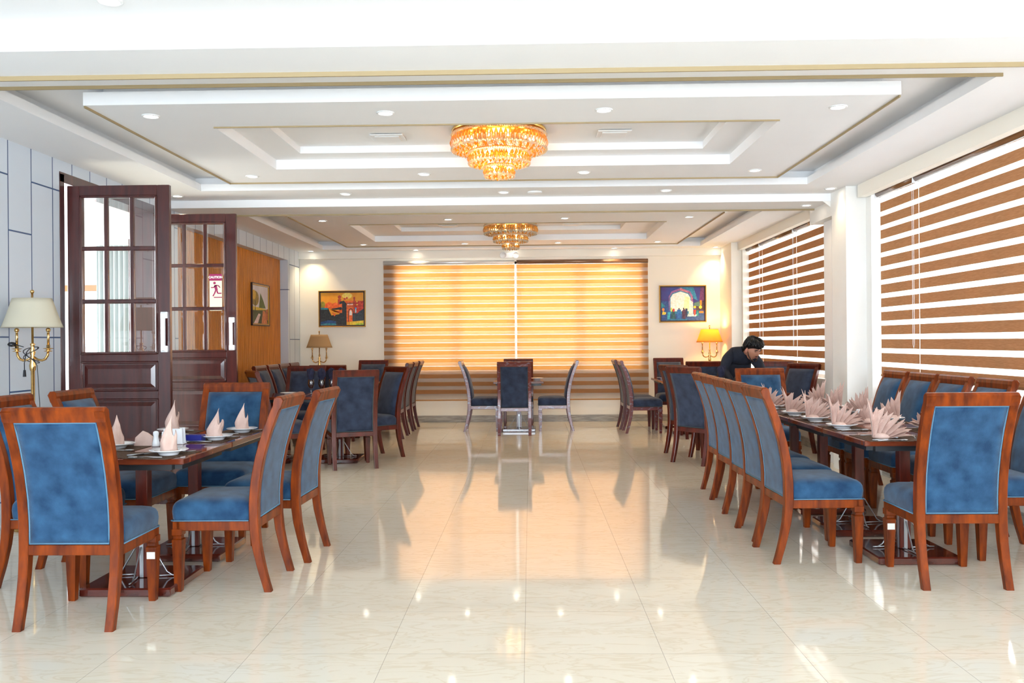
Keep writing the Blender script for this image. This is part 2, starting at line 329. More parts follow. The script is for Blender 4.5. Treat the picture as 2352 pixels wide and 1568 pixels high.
def window(n, along, a0, a1, z0, z1, pos, mull, z_mid=None):
    root = struct(empty('window_%d' % n)); f = MB(); t = .05
    def bx(u0, u1, v0, v1, d0=0.0, d1=.06):
        if along == 'x': f.box(u0, u1, pos + d0, pos + d1, v0, v1, .004)
        else: f.box(pos + d0, pos + d1, u0, u1, v0, v1, .004)
    bx(a0, a1, z0, z0 + t); bx(a0, a1, z1 - t, z1); bx(a0, a0 + t, z0, z1); bx(a1 - t, a1, z0, z1)
    for m in mull: bx(m - t / 2, m + t / 2, z0, z1)
    if z_mid: bx(a0, a1, z_mid - .025, z_mid + .025)
    f.build('window_frame', M_PLAST, root)
    e = [a0] + list(mull) + [a1]
    for u0, u1 in zip(e, e[1:]):
        p = MB()
        if along == 'x': p.box(u0 + .02, u1 - .02, pos + .025, pos + .031, z0 + .02, z1 - .02)
        else: p.box(pos + .025, pos + .031, u0 + .02, u1 - .02, z0 + .02, z1 - .02)
        p.build('pane', M_GLASSW, root)
window(1, 'y', 2.5, 8.85, .88, 2.80, XR + .08, [3.5, 4.6, 5.7, 6.6, 7.25, 8.35])
window(2, 'y', 10.4, 14.2, .88, 2.80, XR + .08, [11.2, 11.9, 12.7, 13.5])
window(3, 'x', WX0, WX1, WZ0, WZ1, YB + .08, [-1.25, -.24, .85])
window(4, 'x', -3.5, 2.9, .3, 2.72, -3.14, [-1.9, -.3, 1.3])

# lobby beyond the double door
b = MB(); b.box(-12, -4.13, 12.0, 12.2, 2.16, 3.1); b.box(-12, -9.6, 12.0, 12.2, 0, 2.16); b.box(-5.5, -4.13, 12.0, 12.2, 0, 2.16); b.box(-12, -4.13, 6.0, 6.2, 0, 3.1)
struct(b.build('wall_lobby', mat('pale lobby panels', (0.62, 0.63, 0.60), 0.5, col2=(0.68, 0.69, 0.66), scale=1)))
struct(MB().box(-12, -4.13, 6, 12.2, 3.1, 3.2).build('ceiling_lobby', M_CEIL))
tag(MB().box(-9.4, -5.5, 11.93, 11.99, 2.09, 2.17, .005).build('fascia_board', mat('orange fascia', (0.75, 0.16, 0.03), 0.4)), 'orange red fascia strip seen through the first door leaf panes', 'signboard')
b = MB()
pts = [(-5.42 + i * .011, 10.95 + .025 * math.sin(i * 1.1)) for i in range(42)]
b.loft([[(x, y, z) for x, y in pts] for z in (0.02, 2.6)], caps=False, smooth=True, closed=False)
cu = b.build('curtain', tex_cloth('pale lobby curtain', (0.66, 0.74, 0.74), (0.7, 0.75, 0.75), 0.3)); cu.modifiers.new('solid', 'SOLIDIFY').thickness = .006
tag(cu, 'pale grey green curtain hanging beyond the glass of the nearer door leaf', 'curtain')
tag(MB().box(-4.72, -4.2, 10.3, 10.36, 0, 2.6, .006).build('wood_panel', M_DOOR), 'dark wooden panel standing in the lobby behind the right panes of the nearer door', 'panel')

# ------------------------------------------------------------------ door leaves
def leaf(n, yl, sticker=False):
    root = struct(empty('door_%d' % n, (-3.90, yl, 0))); W, H, T = .87, 2.70, .045
    f = MB()
    f.box(0, .105, 0, T, .01, H, .004); f.box(W - .105, W, 0, T, .01, H, .004)
    for z0, z1 in ((H - .085, H), (1.215, 1.275), (.90, .965), (.42, .50), (.01, .12)): f.box(.105, W - .105, 0.001, T - .001, z0, z1, .003)
    f.build('leaf_frame', M_DOOR, root)
    m = MB(); gx0, gx1, gz0, gz1 = .105, W - .105, 1.275, H - .085
    cw = (gx1 - gx0) / 3; chh = (gz1 - gz0) / 3
    for i in (1, 2): m.box(gx0 + cw * i - .018, gx0 + cw * i + .018, .006, T - .006, gz0, gz1, .006)
    for i in (1, 2): m.box(gx0, gx1, .004, T - .004, gz0 + chh * i - .018, gz0 + chh * i + .018, .006)
    for (a, bb, c0, d) in ((gx0, gx0 + .02, gz0, gz1), (gx1 - .02, gx1, gz0, gz1), (gx0, gx1, gz0, gz0 + .02), (gx0, gx1, gz1 - .02, gz1)): m.box(a, bb, -.006, T + .006, c0, d, .006)
    m.build('muntin_grid', M_DOOR, root)
    for i in range(3):
        for j in range(3):
            x0, x1, z0, z1 = gx0 + cw * i + .012, gx0 + cw * (i + 1) - .012, gz0 + chh * j + .012, gz0 + chh * (j + 1) - .012
            p = MB(); e = .02
            p.loft([[(x0, .019, z0), (x1, .019, z0), (x1, .019, z1), (x0, .019, z1)], [(x0 + e, .016, z0 + e), (x1 - e, .016, z0 + e), (x1 - e, .016, z1 - e), (x0 + e, .016, z1 - e)]], caps=False)
            p.poly([(x0 + e, .016, z0 + e), (x1 - e, .016, z0 + e), (x1 - e, .016, z1 - e), (x0 + e, .016, z1 - e)])
            p.build('pane', M_GLASS, root)
    for z0, z1 in ((.965, 1.215), (.50, .90), (.12, .42)):
        p = MB(); x0, x1 = .105, W - .105
        p.box(x0, x1, .014, T - .014, z0, z1)
        for (a, bb, c0, d) in ((x0, x0 + .018, z0, z1), (x1 - .018, x1, z0, z1), (x0, x1, z0, z0 + .018), (x0, x1, z1 - .018, z1)): p.box(a, bb, -.004, T + .004, c0, d, .006)
        for s, ya, yb_ in ((1, .014, .001), (-1, T - .014, T - .001)):
            a = .03; q = .062
            p.loft([[(x0 + a, ya, z0 + a), (x1 - a, ya, z0 + a), (x1 - a, ya, z1 - a), (x0 + a, ya, z1 - a)], [(x0 + q, yb_, z0 + q), (x1 - q, yb_, z0 + q), (x1 - q, yb_, z1 - q), (x0 + q, yb_, z1 - q)]], caps=True)
        p.build('raised_panel', M_DOOR, root)
    h = MB(); hx = W - .045
    h.box(hx - .028, hx + .028, -.022, 0, 1.29, 1.345, .003); h.box(hx - .028, hx + .028, -.022, 0, 1.575, 1.63, .003); h.box(hx - .016, hx + .016, -.05, -.022, 1.30, 1.62, .004)
    h.build('door_handle', mat('white and chrome handle', (0.9, 0.91, 0.93), 0.15, metal=0.3), root)
    if sticker:
        s = MB(); x0 = gx0 + cw * 2 + .045; x1 = gx0 + cw * 3 - .045; zc = gz0 + chh * 1.42
        s.box(x0, x1, .009, .012, zc - .21, zc + .21 - .04, .001)
        so = s.build('caution_sticker', mat('cream sticker', (0.9, 0.85, 0.62), 0.4), root); so['label'] = 'cream caution sticker with a purple slipping figure'
        hb = MB(); MP = mat('purple red print', (0.33, 0.01, 0.10), 0.4)
        hb.box(x0, x1, .006, .0095, zc + .10, zc + .17, .001)
        cx = (x0 + x1) / 2; yv = .0075
        def limb(a, bq, wd):
            ax, az = a; bx_, bz = bq; d = Vector((bx_ - ax, 0, bz - az)).normalized(); nn_ = Vector((-d.z, 0, d.x)) * wd / 2
            A = Vector((cx + ax, yv, zc + az)); B = Vector((cx + bx_, yv, zc + bz))
            hb.loft([[A + nn_, A - nn_, B - nn_, B + nn_], [v + Vector((0, .0015, 0)) for v in (A + nn_, A - nn_, B - nn_, B + nn_)]])
        hb.loft([[(cx - .012 + .014 * math.cos(t_ * PI / 6), yv + dy, zc + .076 + .014 * math.sin(t_ * PI / 6)) for t_ in range(12)] for dy in (0, .0015)])
        for a, bq, wd in (((-.004, .055), (.008, .0), .028), ((.0, .052), (-.022, .03), .010), ((-.022, .03), (-.05, .03), .010), ((.0, .052), (.028, .05), .010), ((.028, .05), (.045, .028), .010),
                          ((.0, .0), (-.012, -.03), .014), ((-.012, -.03), (-.03, -.06), .012), ((.012, .0), (.02, -.03), .014), ((.02, -.03), (.06, -.03), .012), ((-.02, -.072), (.064, -.072), .010)): limb(a, bq, wd)
        hb.build('sticker_print', MP, so)
        cu = bpy.data.curves.new('sticker_word', 'FONT'); cu.body = 'CAUTION'; cu.size = .032; cu.align_x = 'CENTER'; cu.align_y = 'CENTER'; cu.extrude = .0006; cu.offset = .0012
        to = bpy.data.objects.new('sticker_word', cu); COL.objects.link(to); cu.materials.append(mat('white print', (0.92, 0.9, 0.85), 0.5)); to.parent = so
        to.location = (cx, .0052, zc + .135); to.rotation_euler = (PI / 2, 0, 0)
    return root
leaf(1, 7.38); leaf(2, 9.06, True)

# ------------------------------------------------------------------ blinds
def blind_side(y0, y1, label):
    root = thing('zebra_blind', label, 'blind', (XR, (y0 + y1) / 2, 0), 0, 'zebra blinds on the right hand windows'); h = (y1 - y0) / 2 - .002
    b = MB(); b.loft([[(-.055 + .042 * math.cos(a * PI / 8), yy, 2.787 + .044 * math.sin(a * PI / 8)) for a in range(16)] for yy in (-h, h)], smooth=True)
    b.build('headrail', mat('bronze glossy headrail', (0.20, 0.085, 0.03), 0.25, coat=0.3), root)
    b = MB()
    for yy in (-h, h): b.box(-.10, -.012, yy - .004, yy + .004, 2.735, 2.86, .003)
    b.box(-.078, -.074, -h, h, 2.742, 2.747); b.build('bracket', M_PLAST, root)
    b = MB(); z = 2.69
    while z > 1.05: b.box(-.042, -.041, -h, h, z - .088, z); z -= .134
    b.box(-.05, -.03, -h, h, .985, 1.01, .004)
    b.build('blind_bands', M_BAND, root)
    b = MB(); b.box(-.0362, -.0358, -h, h, 1.0, 2.80); b.build('sheer_layer', M_SHEER, root)
    b = MB(); b.tube([(-.075, -h + .03, 2.8), (-.075, -h + .03, 1.3), (-.075, -h + .045, 1.27), (-.075, -h + .06, 1.3), (-.075, -h + .06, 2.8)], .0022, 5); b.build('pull_chain', M_PLAST, root)
blind_side(7.92, 8.78, 'narrow striped zebra blind beside the white column in the nearer side window')
blind_side(5.2, 7.915, 'widest striped zebra blind behind the window side chairs of the right table')
blind_side(2.55, 5.195, 'striped zebra blind at the right edge of the picture, nearest the viewer')
blind_side(13.205, 14.10, 'narrow striped zebra blind at the far end of the right wall')
blind_side(11.52, 13.20, 'striped zebra blind behind the bending waiter in the farther side window')
blind_side(10.25, 11.515, 'striped zebra blind just beyond the white column in the farther side window')
def blind_end(x0, x1, hm, label):
    root = thing('closed_zebra_blind', label, 'blind', ((x0 + x1) / 2, YB, 0), 0, 'zebra blinds on the end wall window'); h = (x1 - x0) / 2
    b = MB(); b.loft([[(xx, -.055 + .036 * math.cos(a * PI / 8), 2.695 + .036 * math.sin(a * PI / 8)) for a in range(16)] for xx in (-h, h)], smooth=True)
    b.build('headrail', hm, root)
    b = MB(); z = 2.655
    while z > .42: b.box(-h, h, -.050, -.049, z - .068, z); z -= .1315
    b.box(-h, h, -.056, -.036, .365, .385, .004)
    b.build('front_bands', M_BANDE, root)
    b = MB(); z = 2.655 - .0655
    while z > .42: b.box(-h, h, -.030, -.029, z - .062, z); z -= .1315
    b.build('rear_bands', M_BANDE, root)
    b = MB(); b.box(-h, h, -.0395, -.039, .38, 2.68); b.build('sheer_layer', M_SHEER, root)
blind_end(-2.47, -.255, mat('pale metal headrail', (0.75, 0.76, 0.76), 0.3, metal=0.5), 'left closed orange zebra blind with a pale headrail on the end wall')
blind_end(-.222, 1.985, mat('brown metal headrail', (0.25, 0.14, 0.08), 0.3, metal=0.5), 'right closed orange zebra blind with a brown headrail on the end wall')

# ------------------------------------------------------------------ chairs
def yb(z):
    P = [(0, -.262), (.12, -.228), (.25, -.20), (.36, -.188), (.5, -.188), (.62, -.20), (.75, -.226), (.87, -.262), (.96, -.296), (1.04, -.332), (1.07, -.348)]
    for (a, ya), (b_, yb_) in zip(P, P[1:]):
        if z <= b_: return ya + (yb_ - ya) * (z - a) / (b_ - a)
    return P[-1][1]
def zseq(a, b_, n): return [a + (b_ - a) * i / n for i in range(n + 1)]
def make_chair(name, label, wood, fab, pip):
    root = thing(name, label, 'chair'); W = .245
    for sx in (-1, 1):                                          # front legs
        m = MB(); cx = sx * .215; cy = .235; R = []
        for z, h_ in ((0, .0165), (.005, .018), (.27, .0275), (.286, .028), (.292, .021), (.306, .021), (.312, .0275), (.345, .0275)):
            R.append([(cx - h_, cy - h_, z), (cx + h_, cy - h_, z), (cx + h_, cy + h_, z), (cx - h_, cy + h_, z)])
        m.loft(R); m.build('leg', wood, root)
    def post(m, sx, z0, z1, n):
        R = []
        for z in zseq(z0, z1, n):
            d = .020 + .006 * min(1, max(0, (z - .05) / .3)) * (1 if z < .6 else max(.6, 1 - (z - .6) * .9)); wx = .021 + .003 * min(1, z / .4); xc = sx * (.2215); y = yb(z); k = .004
            R.append([(xc - wx + k, y - d, z), (xc + wx - k, y - d, z), (xc + wx, y - d + k, z), (xc + wx, y + d - k, z), (xc + wx - k, y + d, z), (xc - wx + k, y + d, z), (xc - wx, y + d - k, z), (xc - wx, y - d + k, z)])
        m.loft(R, smooth=False)
    for sx in (-1, 1): m = MB(); post(m, sx, 0, .345, 7); m.build('leg', wood, root)
    m = MB()
    for sx in (-1, 1): post(m, sx, .345, 1.045, 16)
    ys = yb(1.04); R = []                                        # rolled top rail
    for x_ in (-W, -W + .006, W - .006, W):
        k = .0 if abs(x_) < W else .006
        prof = [(-.012, .995), (-.020, 1.03), (-.026, 1.052), (-.016, 1.066), (.006, 1.068), (.022, 1.058), (.028, 1.035), (.026, 1.0)]
        R.append([(x_, yb(1.03) + py * (1 - k * 8), pz + (k if pz < 1.01 else -k)) for py, pz in prof])
    m.loft(R)
    m.box(-.20, .20, yb(.37) - .022, yb(.37) + .02, .345, .395, .003)
    m.build('back_frame', wood, root)
    m = MB(); m.box(-.238, .238, .218, .262, .335, .388, .004)
    for sx in (-1, 1): m.box(sx * .238, sx * .206, -.17, .24, .335, .388, .004)
    m.build('seat_frame', wood, root)
    m = MB()                                                     # seat cushion
    def rr(hx, y0, y1, r, z, n=5):
        pts = []
        for (cx, cy, a0) in ((hx - r, y1 - r, 0), (-hx + r, y1 - r, 90), (-hx + r, y0 + r, 180), (hx - r, y0 + r, 270)):
            for k in range(n + 1):
                a = math.radians(a0 + 90 * k / n); pts.append((cx + r * math.cos(a), cy + r * math.sin(a), z))
        return pts
    R = [rr(.240 - i, -.165 + i, .266 - i * 1.1, max(.01, .03 - i * .02), z) for i, z in ((0.004, .388), (0, .40), (-.003, .44), (0, .468), (.008, .485), (.022, .497), (.05, .507), (.09, .514), (.15, .518))]
    m.loft(R, smooth=True); m.build('seat', fab, root)
    m = MB(); NX, NZ = 10, 18; x0, x1, z0, z1 = -.198, .198, .396, .998
    def pt(i, j, side):
        u = i / NX * 2 - 1; v = j / NZ * 2 - 1; z = z0 + (z1 - z0) * j / NZ; bl = (1 - abs(u) ** 5) * (1 - abs(v) ** 8)
        d = (.022 + .034 * bl ** .7) if side else (-.016 - .004 * bl)
        if side and z < .50: d = min(d, .052)
        return (x0 + (x1 - x0) * i / NX, yb(z) + d, z)
    G = [[[m._v(pt(i, j, sd)) for i in range(NX + 1)] for j in range(NZ + 1)] for sd in (0, 1)]
    for sd in (0, 1):
        for j in range(NZ):
            for i in range(NX): m.face([G[sd][j][i], G[sd][j][i + 1], G[sd][j + 1][i + 1], G[sd][j + 1][i]], True)
    for j in range(NZ):
        for i in (0, NX): m.face([G[0][j][i], G[0][j + 1][i], G[1][j + 1][i], G[1][j][i]])
    for i in range(NX):
        for j in (0, NZ): m.face([G[0][j][i], G[0][j][i + 1], G[1][j][i + 1], G[1][j][i]])
    m.build('backrest', fab, root)
    m = MB()
    zz_ = zseq(.402, .992, 14); L = [(-.193, yb(z) - .0175, z) for z in zz_] + [(.193, yb(z) - .0175, z) for z in reversed(zz_)]; L.append(L[0]); m.tube(L, .0042, 6)
    m.tube([(-.243, -.16, .391), (-.243, .25, .391), (-.235, .268, .391), (.235, .268, .391), (.243, .25, .391), (.243, -.16, .391)], .0035, 6)
    m.build('piping', pip, root)
    reg(root); return root
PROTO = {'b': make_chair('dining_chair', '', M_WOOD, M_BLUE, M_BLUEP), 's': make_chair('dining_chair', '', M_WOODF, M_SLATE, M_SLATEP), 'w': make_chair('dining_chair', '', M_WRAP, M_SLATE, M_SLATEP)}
USED = set()
def chair(kind, x, y, face, label, group=None):
    rz = math.atan2(-face[0], face[1]); k = PROTO[kind]
    if kind not in USED:
        USED.add(kind); k.location = (x, y, 0); k.rotation_euler = (0, 0, rz); k['label'] = label
        if group: k['group'] = group
        return k
    return dup(k, (x, y, 0), rz, label, group)
E_, W_, N_, S_ = (1, 0), (-1, 0), (0, 1), (0, -1)
GL = 'blue chairs round the near left table'; GA = 'blue chairs along the aisle side of the right table'; GWn = 'blue chairs along the window side of the right table'
c1 = chair('b', -2.225, 4.415, N_, 'large blue chair seen from behind at the near left table, closest on the left', GL)
chair('b', -1.705, 5.035, (-1, .0), 'blue chair in profile on the aisle side of the left table, the nearer of two', GL)
chair('b', -1.64, 5.68, (-1, .04), 'blue chair on the aisle side of the left table, the farther of two', GL)
chair('b', -2.19, 6.225, S_, 'blue chair facing the viewer at the far end of the near left table', GL)
chair('b', -2.665, 5.71, E_, 'blue chair on the wall side of the left table below the first door leaf', GL)
chair('b', -2.73, 5.09, E_, 'blue chair on the wall side of the left table cut by the left picture edge', GL)
c7 = chair('b', 2.345, 5.075, N_, 'large blue chair seen from behind at the near end of the right table')
for (y, x, t) in ((5.61, 1.735, 'first, with its whole seat and side visible'), (6.20, 1.755, 'second from the viewer'), (6.72, 1.775, 'third from the viewer'), (7.33, 1.80, 'fourth from the viewer'), (7.87, 1.83, 'fifth and farthest')):
    chair('b', x, y, (1, .03), 'blue chair in the right table aisle row, ' + t, GA)
chair('b', 2.33, 8.72, S_, 'blue chair facing the viewer at the far end of the long right table')
for (y, t) in ((8.04, 'farthest, beside the white column'), (7.48, 'second from the white column'), (6.93, 'third from the white column'), (6.33, 'fourth from the white column'), (5.66, 'nearest, cut by the right picture edge')):
    chair('b', 2.975, y, (-1, 0), 'blue chair in the right table window row, ' + t, GWn)
# middle right group
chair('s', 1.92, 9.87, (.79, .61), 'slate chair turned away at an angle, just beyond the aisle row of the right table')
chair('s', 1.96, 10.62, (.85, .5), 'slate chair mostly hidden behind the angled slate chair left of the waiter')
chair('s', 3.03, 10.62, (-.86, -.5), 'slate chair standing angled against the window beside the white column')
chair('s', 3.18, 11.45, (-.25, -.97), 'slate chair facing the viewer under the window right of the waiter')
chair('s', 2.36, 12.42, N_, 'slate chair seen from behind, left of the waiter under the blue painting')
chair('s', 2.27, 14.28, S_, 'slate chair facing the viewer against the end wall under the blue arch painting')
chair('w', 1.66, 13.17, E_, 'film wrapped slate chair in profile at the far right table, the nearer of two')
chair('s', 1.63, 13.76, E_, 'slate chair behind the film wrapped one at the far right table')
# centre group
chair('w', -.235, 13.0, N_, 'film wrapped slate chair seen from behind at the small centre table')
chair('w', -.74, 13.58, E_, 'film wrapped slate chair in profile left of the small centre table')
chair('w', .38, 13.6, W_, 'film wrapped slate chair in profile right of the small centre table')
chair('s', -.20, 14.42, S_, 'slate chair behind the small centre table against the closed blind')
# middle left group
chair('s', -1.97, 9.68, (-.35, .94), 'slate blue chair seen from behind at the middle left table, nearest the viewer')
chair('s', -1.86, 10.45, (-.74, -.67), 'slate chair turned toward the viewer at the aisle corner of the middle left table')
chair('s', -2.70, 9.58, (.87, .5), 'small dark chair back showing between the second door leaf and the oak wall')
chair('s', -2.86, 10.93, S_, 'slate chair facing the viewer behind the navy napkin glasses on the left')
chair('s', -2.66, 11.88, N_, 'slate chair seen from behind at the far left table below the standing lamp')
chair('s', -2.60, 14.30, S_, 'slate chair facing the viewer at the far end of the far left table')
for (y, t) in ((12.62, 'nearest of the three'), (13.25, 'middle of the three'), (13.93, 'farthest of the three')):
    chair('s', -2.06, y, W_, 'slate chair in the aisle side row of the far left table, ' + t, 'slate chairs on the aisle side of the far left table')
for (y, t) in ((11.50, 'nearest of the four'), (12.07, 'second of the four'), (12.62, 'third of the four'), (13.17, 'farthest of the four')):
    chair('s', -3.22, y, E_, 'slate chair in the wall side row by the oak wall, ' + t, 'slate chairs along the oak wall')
# paper stickers on front legs of the two near chairs
for par, sx in ((c1, 1), (c7, -1)):
    m = MB(); m.box(sx * .215 - .022, sx * .215 + .022, .2055, .2085, .225, .262, .001); k = m.build('paper_sticker', mat('off white paper', (.75, .73, .66), .7), par); k['label'] = 'small off white paper sticker on the leg'

# ------------------------------------------------------------------ tables
def make_table():
    root = thing('dining_table', '', 'table'); h = .376
    m = MB(); m.box(-h, h, -h, h, .728, .760, .004); m.build('tabletop', M_TABLE, root)
    m = MB()
    m.box(-.30, .30, -.022, .022, .690, .728); m.box(-.022, .022, -.30, .30, .690, .728)
    for s in (-1, 1): m.box(s * .30, s * .34, -.30, .30, .695, .728); m.box(-.30, .30, s * .30, s * .34, .695, .728)
    m.build('top_support', M_BLACK, root)
    m = MB(); m.box(-.033, .033, -.033, .033, .05, .69, .003); m.build('pedestal', M_WOODF, root)
    m = MB(); m.box(-.25, .25, -.25, .25, 0.0, .048, .008); m.build('base_plate', M_TABLEB, root)
    m = MB()
    for k in range(4):
        m.M = Matrix.Rotation(k * PI / 2, 4, 'Z')
        m.box(-.011, .011, -.037, -.0335, .05, .25, .001); m.tube([(0, -.04, .22), (0, -.05, .21), (0, -.13, .075), (0, -.16, .056), (0, -.19, .055)], .0045, 6)
        m.tube([(-.02, -.04, .056), (0, -.16, .056)], .004, 6)
    m.build('steel_bracket', M_STEEL, root); reg(root); return root
TP = make_table(); tu = [0]
def table(x, y, label, group=None):
    if not tu[0]:
        tu[0] = 1; TP.location = (x, y, 0); TP['label'] = label
        if group: TP['group'] = group
        return TP
    return dup(TP, (x, y, 0), 0, label, group)
GT = 'square tables pushed together at the right'
table(-2.19, 4.95, 'square polished table with pink napkins, the nearer of two at near left', 'square tables at near left')
table(-2.19, 5.71, 'square polished table with pink napkins, the farther of two at near left', 'square tables at near left')
for i, (y, t) in enumerate(((5.58, 'first, with the near end corner'), (6.34, 'second from the viewer'), (7.10, 'third from the viewer'), (7.86, 'fourth and farthest'))):
    table(2.325, y, 'square polished table in the long right hand run, ' + t, GT)
table(2.52, 10.25, 'square table the waiter is laying with glasses')
table(2.30, 13.02, 'square table with navy folded napkins at far right, nearer of the pair'); table(2.30, 13.78, 'square table at far right near the end wall, farther of the pair')
table(-.18, 13.50, 'small centre table between the film wrapped chairs')
table(-2.20, 10.15, 'square middle left table with the steel braced foot visible, aisle side'); table(-2.962, 10.15, 'square middle left table on the door side, under the navy napkin glasses')
table(-2.68, 12.75, 'square far left table between the chair rows, nearer of the pair'); table(-2.68, 13.512, 'square far left table between the chair rows, farther of the pair')
TZ = .7605

# ------------------------------------------------------------------ table settings
def make_plate():
    m = MB(); m.lathe([(.001, 0), (.048, 0), (.050, .005), (.058, .014), (.070, .020), (.100, .027), (.102, .030), (.099, .031), (.070, .025), (.056, .019), (.046, .011), (.001, .010)], n=36)
    return m.build('plate', M_CHINA)
PL = make_plate(); pu = [0]
def plate(x, y, label, group):
    if not pu[0]: pu[0] = 1; c = PL; c.location = (x, y, TZ + .0015)
    else: c = PL.copy(); COL.objects.link(c); c.location = (x, y, TZ + .0015)
    tag(c, label, 'plate', group); return c
def fan_napkin(x, y, z, side, label, sc_=1.0, seed=0, rz=0.0, group='fan folded pink napkins on the right table'):
    rnd = random.Random(seed); m = MB(); N = 12
    for layer in range(2):
        cols = []
        for i in range(N + 1):
            u = i / N; ang = math.radians(95 - 84 * u ** .9); tip = i % 2 == 0
            L = (.150 - .035 * u + .03 * max(0, 1 - u * 6)) * (1 - .06 * layer)
            L *= (1.02 + .14 * rnd.random()) if tip else (.66 + .06 * rnd.random())
            px = -.062 + .075 * u; zig = (.030 if i % 2 else -.008); row = []; bend = (rnd.random() - .4) * .5 * (1 if tip else 0)
            for k in range(8):
                t = k / 7; r = L * t; aa = ang + bend * t * t * .5
                xx = px + r * math.cos(aa); z_ = r * math.sin(aa) + .004 * (1 - u)
                yy = zig * (.25 + .75 * math.sin(t * 2.2)) * sc_ + (layer - .5) * .016 + .018 * math.sin(u * 6 + t * 2) * t
                row.append((side * xx * sc_, yy, max(.002, z_ * sc_)))
            cols.append(row)
        V = [[m._v(p) for p in r] for r in cols]
        for a, b_ in zip(V, V[1:]):
            for k in range(7): m.face([a[k], b_[k], b_[k + 1], a[k + 1]], False)
    m.lathe([(.001, 0), (.045, 0), (.048, .012), (.03, .03), (.001, .035)], (side * -.02 * sc_, 0, 0.001), 12)
    o = m.build('folded_napkin', M_PINK, None, (x, y, z)); o.rotation_euler = (0, 0, rz)
    s = o.modifiers.new('solid', 'SOLIDIFY'); s.thickness = .0022
    tag(o, label, 'napkin', group); return o
def cone_napkin(x, y, z, label, rz=0.0, h=.185, seed=1, group='tall cone folded pink napkins on the near left table', m_=M_PINK):
    rnd = random.Random(seed); m = MB(); n = 32; ph = rnd.random() * 6
    rings = []
    for k in range(17):                                            # wrapped outer cloth, one high side peak and a low folded lip
        t = k / 16; R = []
        for i in range(n):
            a = 2 * PI * i / n
            H = h * (.42 + .20 * max(0, math.cos(a - 2.6)) ** 3 + .58 * max(0, math.cos(a)) ** 1.3)
            zt = H * t; q = zt / h; r = .046 * (1 - .10 * t) * (1 - .80 * max(0, (q - .30) / .70)) * (1 + .13 * math.sin(3 * a + 4 * t + ph) + .07 * math.sin(6 * a - 5 * t + ph) * t + .05 * math.sin(11 * a + 3 * t))
            R.append((r * math.cos(a) - .030 * max(0, q - .3) + .006 * math.sin(5 * t), r * math.sin(a) * .8, zt))
        rings.append(R)
    m.loft(rings, caps=False, smooth=True)
    m.loft([[(.0 + .030 * (1 - q) * math.cos(2 * PI * i / 14) - .014 * q, .024 * (1 - q) * math.sin(2 * PI * i / 14), .02 + q * h * .86) for i in range(14)] for q in (0, .3, .6, .85, .985)], smooth=True)
    o = m.build('folded_napkin', m_, None, (x, y, z)); o.rotation_euler = (0, 0, rz); tag(o, label, 'napkin', group); return o
def fork_mb(m):
    m.tube([(0, 0, .003), (0, .05, .004), (0, .10, .005), (0, .13, .003)], [.004, .003, .0022, .004], 6)
    for s in (-.008, -.0027, .0027, .008): m.tube([(0, .128, .003), (s, .143, .002), (s, .185, .006)], .0013, 5)
def knife_mb(m): m.tube([(0, 0, .004), (0, .09, .005)], [.005, .0055], 6); m.loft([[(-.002, .09, .003), (.006, .09, .003), (.006, .09, .006), (-.002, .09, .006)], [(-.004, .12, .003), (.009, .12, .003), (.009, .12, .005), (-.004, .12, .005)], [(-.003, .19, .003), (.002, .20, .003), (.002, .20, .004), (-.003, .19, .004)]])
def spoon_mb(m): m.tube([(0, 0, .003), (0, .08, .006), (0, .13, .004)], [.004, .0024, .003], 6); m.ball((0, .155, .005), 1.0, 10, 6, (.0165, .027, .005))
PROT = {}
def cutlery(kind, x, y, deg, label, group):
    if kind not in PROT:
        m = MB(); {'fork': fork_mb, 'table_knife': knife_mb, 'spoon': spoon_mb}[kind](m); o = PROT[kind] = m.build(kind, M_STEEL)
    else: o = PROT[kind].copy(); COL.objects.link(o)
    o.location = (x, y, TZ + .0024); o.rotation_euler = (0, 0, math.radians(deg)); return tag(o, label, kind.replace('table_', ''), group)
mp_ = [None]
def placemat(x, y, deg, label, group):
    if not mp_[0]: m = MB(); m.box(-.175, .175, -.125, .125, 0, .002, .0008); mp_[0] = o = m.build('placemat', M_MATP)
    else: o = mp_[0].copy(); COL.objects.link(o)
    o.location = (x, y, TZ); o.rotation_euler = (0, 0, math.radians(deg)); return tag(o, label, 'placemat', group)

ORD = ['nearest', 'second nearest', 'third', 'fourth', 'farthest']
RL = [(2.07, 5.33), (2.07, 5.93), (2.075, 6.50), (2.075, 7.00), (2.09, 7.68)]
for i, (x, y) in enumerate(RL):
    t = ORD[i] + ' on the aisle side of the right table'
    placemat(x + .02, y, 90, 'brown placemat ' + t, 'placemats on the right table')
    if i == 0:
        fan_napkin(x + .04, y - .02, TZ + .002, 1, 'large pink fan napkin on bare wood, ' + t, 1.22, 3)
    else:
        plate(x, y, 'white plate under a fan napkin, ' + t, 'plates on the right table'); fan_napkin(x + .005, y, TZ + .0125, 1, 'plated pink fan napkin ' + t, 1.12, 10 + i)
    cutlery('fork', x - .05, y + .135, -90, 'fork beside the ' + t + ' setting', 'forks on the right table')
    cutlery('table_knife', x - .08, y - .135, -90, 'knife beside the ' + t + ' setting', 'knives on the right table')
    cutlery('spoon', x - .06, y - .165, -84, 'spoon beside the ' + t + ' setting', 'spoons on the right table')
RR = [(2.585, 5.75), (2.585, 6.42), (2.585, 7.02), (2.585, 7.60), (2.59, 8.08)]
